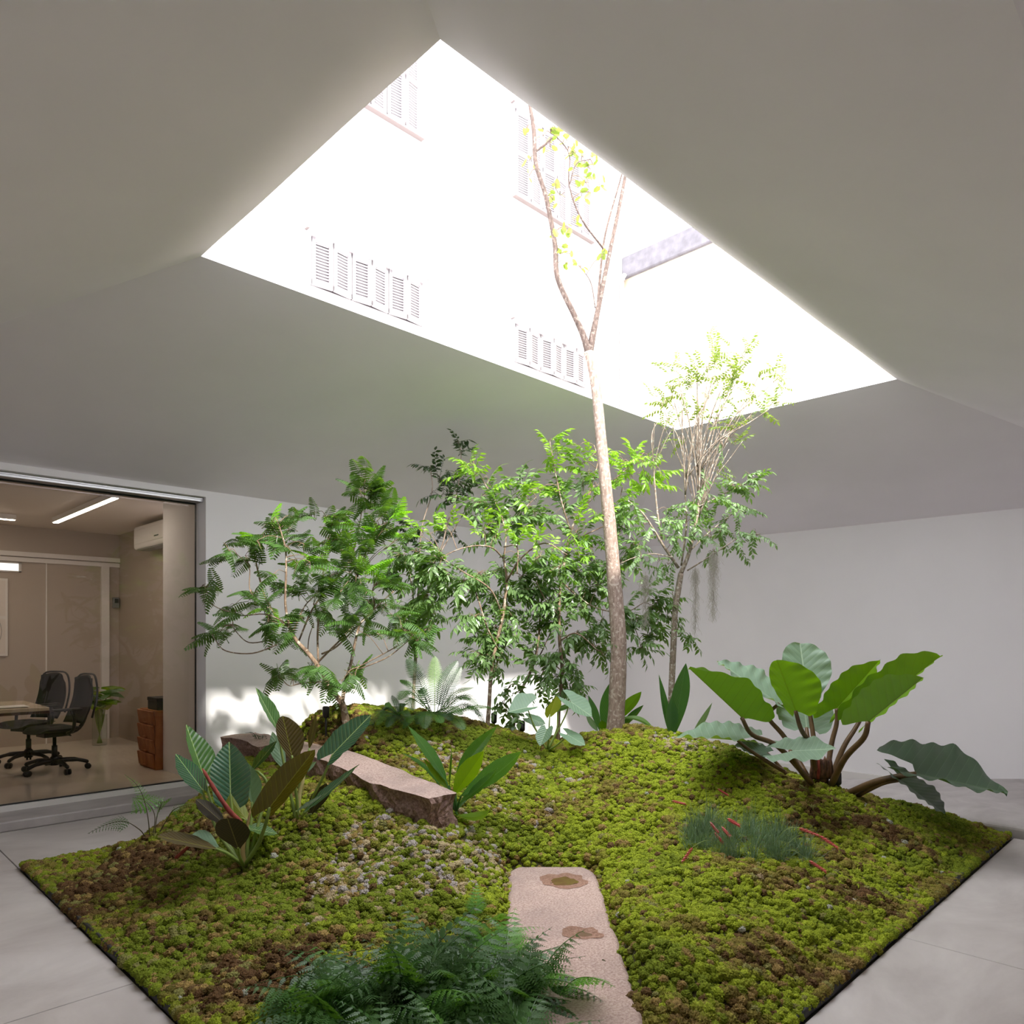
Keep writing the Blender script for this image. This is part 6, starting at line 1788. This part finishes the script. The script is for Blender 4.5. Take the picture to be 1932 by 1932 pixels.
def office_chair(x, y, rot, label, first=None):
    root = empty('office_chair', (x, y, Z0), label, 'chair', 'office chairs at the desk')
    R = Matrix.Rotation(rot, 4, 'Z')

    def put(g, name, mat, par=root, smooth=True):
        g.v = [tuple(R @ Vector(v)) for v in g.v]
        return g.obj(name, mat, par, smooth, org=(0, 0, 0))
    # five arms with twin-wheel casters
    hub = Geo(); hub.tube([(0, 0, .07), (0, 0, .10), (0, 0, .15), (0, 0, .17)], [.04, .05, .045, .03], 12); base = put(hub, 'base', M['blk'])
    for k in range(5):
        a = 2 * math.pi * k / 5 + .3
        c, s = math.cos(a), math.sin(a)
        g = Geo(); g.tube(spline([(.03 * c, .03 * s, .12), (.18 * c, .18 * s, .115), (.29 * c, .29 * s, .085), (.31 * c, .31 * s, .07)], 4), [.026] * 5 + [.02] * 5 + [.016] * 3, 8); put(g, 'arm_spoke', M['blk'], base)
        for o_ in (-.016, .016):
            g = Geo(); px, py = .31 * c - s * o_, .31 * s + c * o_
            g.tube([(px + s * .01, py - c * .01, .031), (px - s * .01, py + c * .01, .031)], .031, 14); put(g, 'caster', M['blk'], base)
    g = Geo(); g.tube([(0, 0, .15), (0, 0, .28), (0, 0, .281), (0, 0, .41)], [.028, .028, .018, .018], 12); put(g, 'gas_column', M['blk'])
    g = Geo(); g.box((-.12, -.1, .38), (.14, .1, .43)); g.tube([(-.05, .1, .405), (-.05, .26, .40)], .008, 6); bevel(put(g, 'tilt_mechanism', M['blk'], smooth=False), .012, 2)
    # cushioned seat with a waterfall front
    g = Geo(); n, m_ = 14, 10; vs = []; fs = []
    for layer in (0, 1):
        for i in range(n + 1):
            for j in range(m_ + 1):
                u, v = i / n * 2 - 1, j / m_ * 2 - 1
                q = max(abs(u), abs(v)) or 1
                rr_ = (abs(u) ** 3 + abs(v) ** 3) ** (1 / 3) or 1
                uu, vv = u * q / rr_, v * q / rr_
                z = .455 + (.035 * (1 - q ** 4) if layer else -.03 * (1 - q ** 6)) - (.05 * max(0, u - .55) ** 1.5 * 2) + .02 * v * v
                vs.append((uu * .25 + .02, vv * .245, z))
    w_ = m_ + 1; o_ = (n + 1) * w_
    for i in range(n):
        for j in range(m_):
            k = i * w_ + j
            fs.append((k, k + 1, k + w_ + 1, k + w_)); fs.append((o_ + k, o_ + k + w_, o_ + k + w_ + 1, o_ + k + 1))
    rim = [i * w_ for i in range(n)] + [n * w_ + j for j in range(m_)] + [i * w_ + m_ for i in range(n, 0, -1)] + list(range(m_, 0, -1))
    for a, b in zip(rim, rim[1:] + rim[:1]): fs.append((a, b, o_ + b, o_ + a))
    g.add(vs, fs); put(g, 'seat', M['mesh'])
    # tall back: suspended mesh on a frame, with a spine
    g = Geo(); n, m_ = 14, 8; vs = []; fs = []
    for layer in (0, 1):
        for i in range(n + 1):
            t = i / n
            z = .50 + .52 * t; hw_ = .225 * (1 - .35 * abs(t - .3) ** 1.6) * (1 if t < .9 else .93)
            x = -.24 - .10 * t + .05 * math.sin(math.pi * t) * -1 + (.0 if layer else .014)
            for j in range(m_ + 1):
                v = j / m_ * 2 - 1
                vs.append((x + .05 * v * v, v * hw_, z - .03 * v * v * (t > .8)))
    w_ = m_ + 1; o_ = (n + 1) * w_
    for i in range(n):
        for j in range(m_):
            k = i * w_ + j
            fs.append((k, k + w_, k + w_ + 1, k + 1)); fs.append((o_ + k, o_ + k + 1, o_ + k + w_ + 1, o_ + k + w_))
    rim = [i * w_ for i in range(n)] + [n * w_ + j for j in range(m_)] + [i * w_ + m_ for i in range(n, 0, -1)] + list(range(m_, 0, -1))
    for a, b in zip(rim, rim[1:] + rim[:1]): fs.append((a, o_ + a, o_ + b, b))
    g.add(vs, fs); bk = put(g, 'backrest', M['mesh'])
    g = Geo()
    g.tube(spline([(-.05, 0, .40), (-.22, 0, .42), (-.31, 0, .55), (-.36, 0, .8), (-.37, 0, .98)], 4), .02, 8); put(g, 'spine', M['blk'], bk)
    g = Geo(); g.tube(spline([(-.29, -.2, .56), (-.34, -.21, .8), (-.33, -.19, 1.0), (-.36, 0, 1.03), (-.33, .19, 1.0), (-.34, .21, .8), (-.29, .2, .56)], 4), .011, 6); put(g, 'back_frame', M['blk'], bk)
    for s in (-1, 1):
        g = Geo(); g.tube(spline([(-.04, s * .2, .42), (-.06, s * .28, .46), (-.07, s * .29, .58), (-.04, s * .28, .67)], 4), .017, 8); ar = put(g, 'armrest', M['blk'])
        g = Geo(); g.box((-.14, s * .28 - .045, .665), (.14, s * .28 + .045, .69)); bevel(put(g, 'arm_pad', M['blk'], ar, False), .01, 2)
    return root


office_chair(2.06, 8.98, math.radians(190), 'black mesh office chair standing nearer the glass, its tall back to the vase')
office_chair(1.98, 9.75, math.radians(205), 'black mesh office chair standing behind the other chair, half hidden by it')

# vase of leaves on the floor
vz = Vector((2.98, 10.72, Z0))
va = empty('glass_vase', tuple(vz), 'tall clear glass vase with broad green leaves on the office floor', 'vase')
g = Geo(); K = 24
prof = [(.0, .004), (.085, .004), (.09, .015), (.088, .40), (.091, .41)]
vs = [(vz.x + r_ * math.cos(2 * math.pi * k / K), vz.y + r_ * math.sin(2 * math.pi * k / K), vz.z + z) for r_, z in prof for k in range(K)]
fs = [(i * K + k, i * K + (k + 1) % K, (i + 1) * K + (k + 1) % K, (i + 1) * K + k) for i in range(len(prof) - 1) for k in range(K)]
g.add(vs, fs); g.obj('vase', thin_glass('vase_glass', (.9, .93, .9, 1)), va)
bq = empty('leaf_bouquet', (vz.x, vz.y, vz.z + .03), 'bunch of broad green and yellow leaves in the glass vase', 'plant')
rr = random.Random(6)
for k in range(20):
    a = 2.4 * k; rd = .04 + .14 * rr.random(); h = .48 + .3 * rr.random()
    B = vz + Vector((math.cos(a) * rd * .55, math.sin(a) * rd * .55, h)); T = vz + Vector((math.cos(a) * (rd + .17), math.sin(a) * (rd + .17), h - .05 + .1 * rr.random()))
    sd = Vector((-math.sin(a), math.cos(a), 0)) * .10
    m_ = B.lerp(T, .4) + Vector((0, 0, .05))
    add_leaf(bq, M[rr.choice(['phil_green', 'phil_yellow', 'nest_yellow', 'phil_pale'])], B, T, m_ + sd, m_ - sd, [vz + Vector((math.cos(a) * .05, math.sin(a) * .05, .36)), vz + Vector((-math.cos(a) * .03, -math.sin(a) * .03, .03))], (.004, .004), M['petiole_green'], lobe=.25)

# wooden drawer unit behind the pillar, dark box on top
cb = empty('drawer_unit', (3.0, 8.55, Z0), 'orange wooden drawer unit with four tilted drawer fronts standing behind the pillar', 'cabinet')
g = Geo(); g.box((2.85, 8.29, Z0), (3.35, 8.78, Z0 + .64)); bevel(g.obj('carcass', M['wood'], cb, False), .004, 1)
for k in range(4):
    z = Z0 + .02 + k * .155
    g = Geo(); g.box((2.825, 8.31, z), (2.847, 8.77, z + .148), Matrix.Rotation(math.radians(-8), 3, 'Y'))
    d_ = g.obj('drawer', M['wood'], cb, False); bevel(d_, .003, 1)
    g = Geo(); g.box((2.812, 8.50, z + .01), (2.83, 8.58, z + .022)); g.obj('pull', M['wood'], d_, False, org=wloc(cb))
bx = empty('storage_box', (3.1, 8.5, Z0 + .64), 'dark grey storage box on the wooden drawer unit', 'box')
g = Geo(); g.box((2.88, 8.33, Z0 + .64), (3.3, 8.62, Z0 + .77)); bevel(g.obj('box', plain('dark_box', rgb(44, 48, 44), .6), bx, False), .005, 1)
g = Geo(); g.box((2.875, 8.325, Z0 + .735), (3.305, 8.625, Z0 + .775)); bevel(g.obj('lid', plain('dark_lid', rgb(38, 40, 38), .5), bx, False), .004, 1)
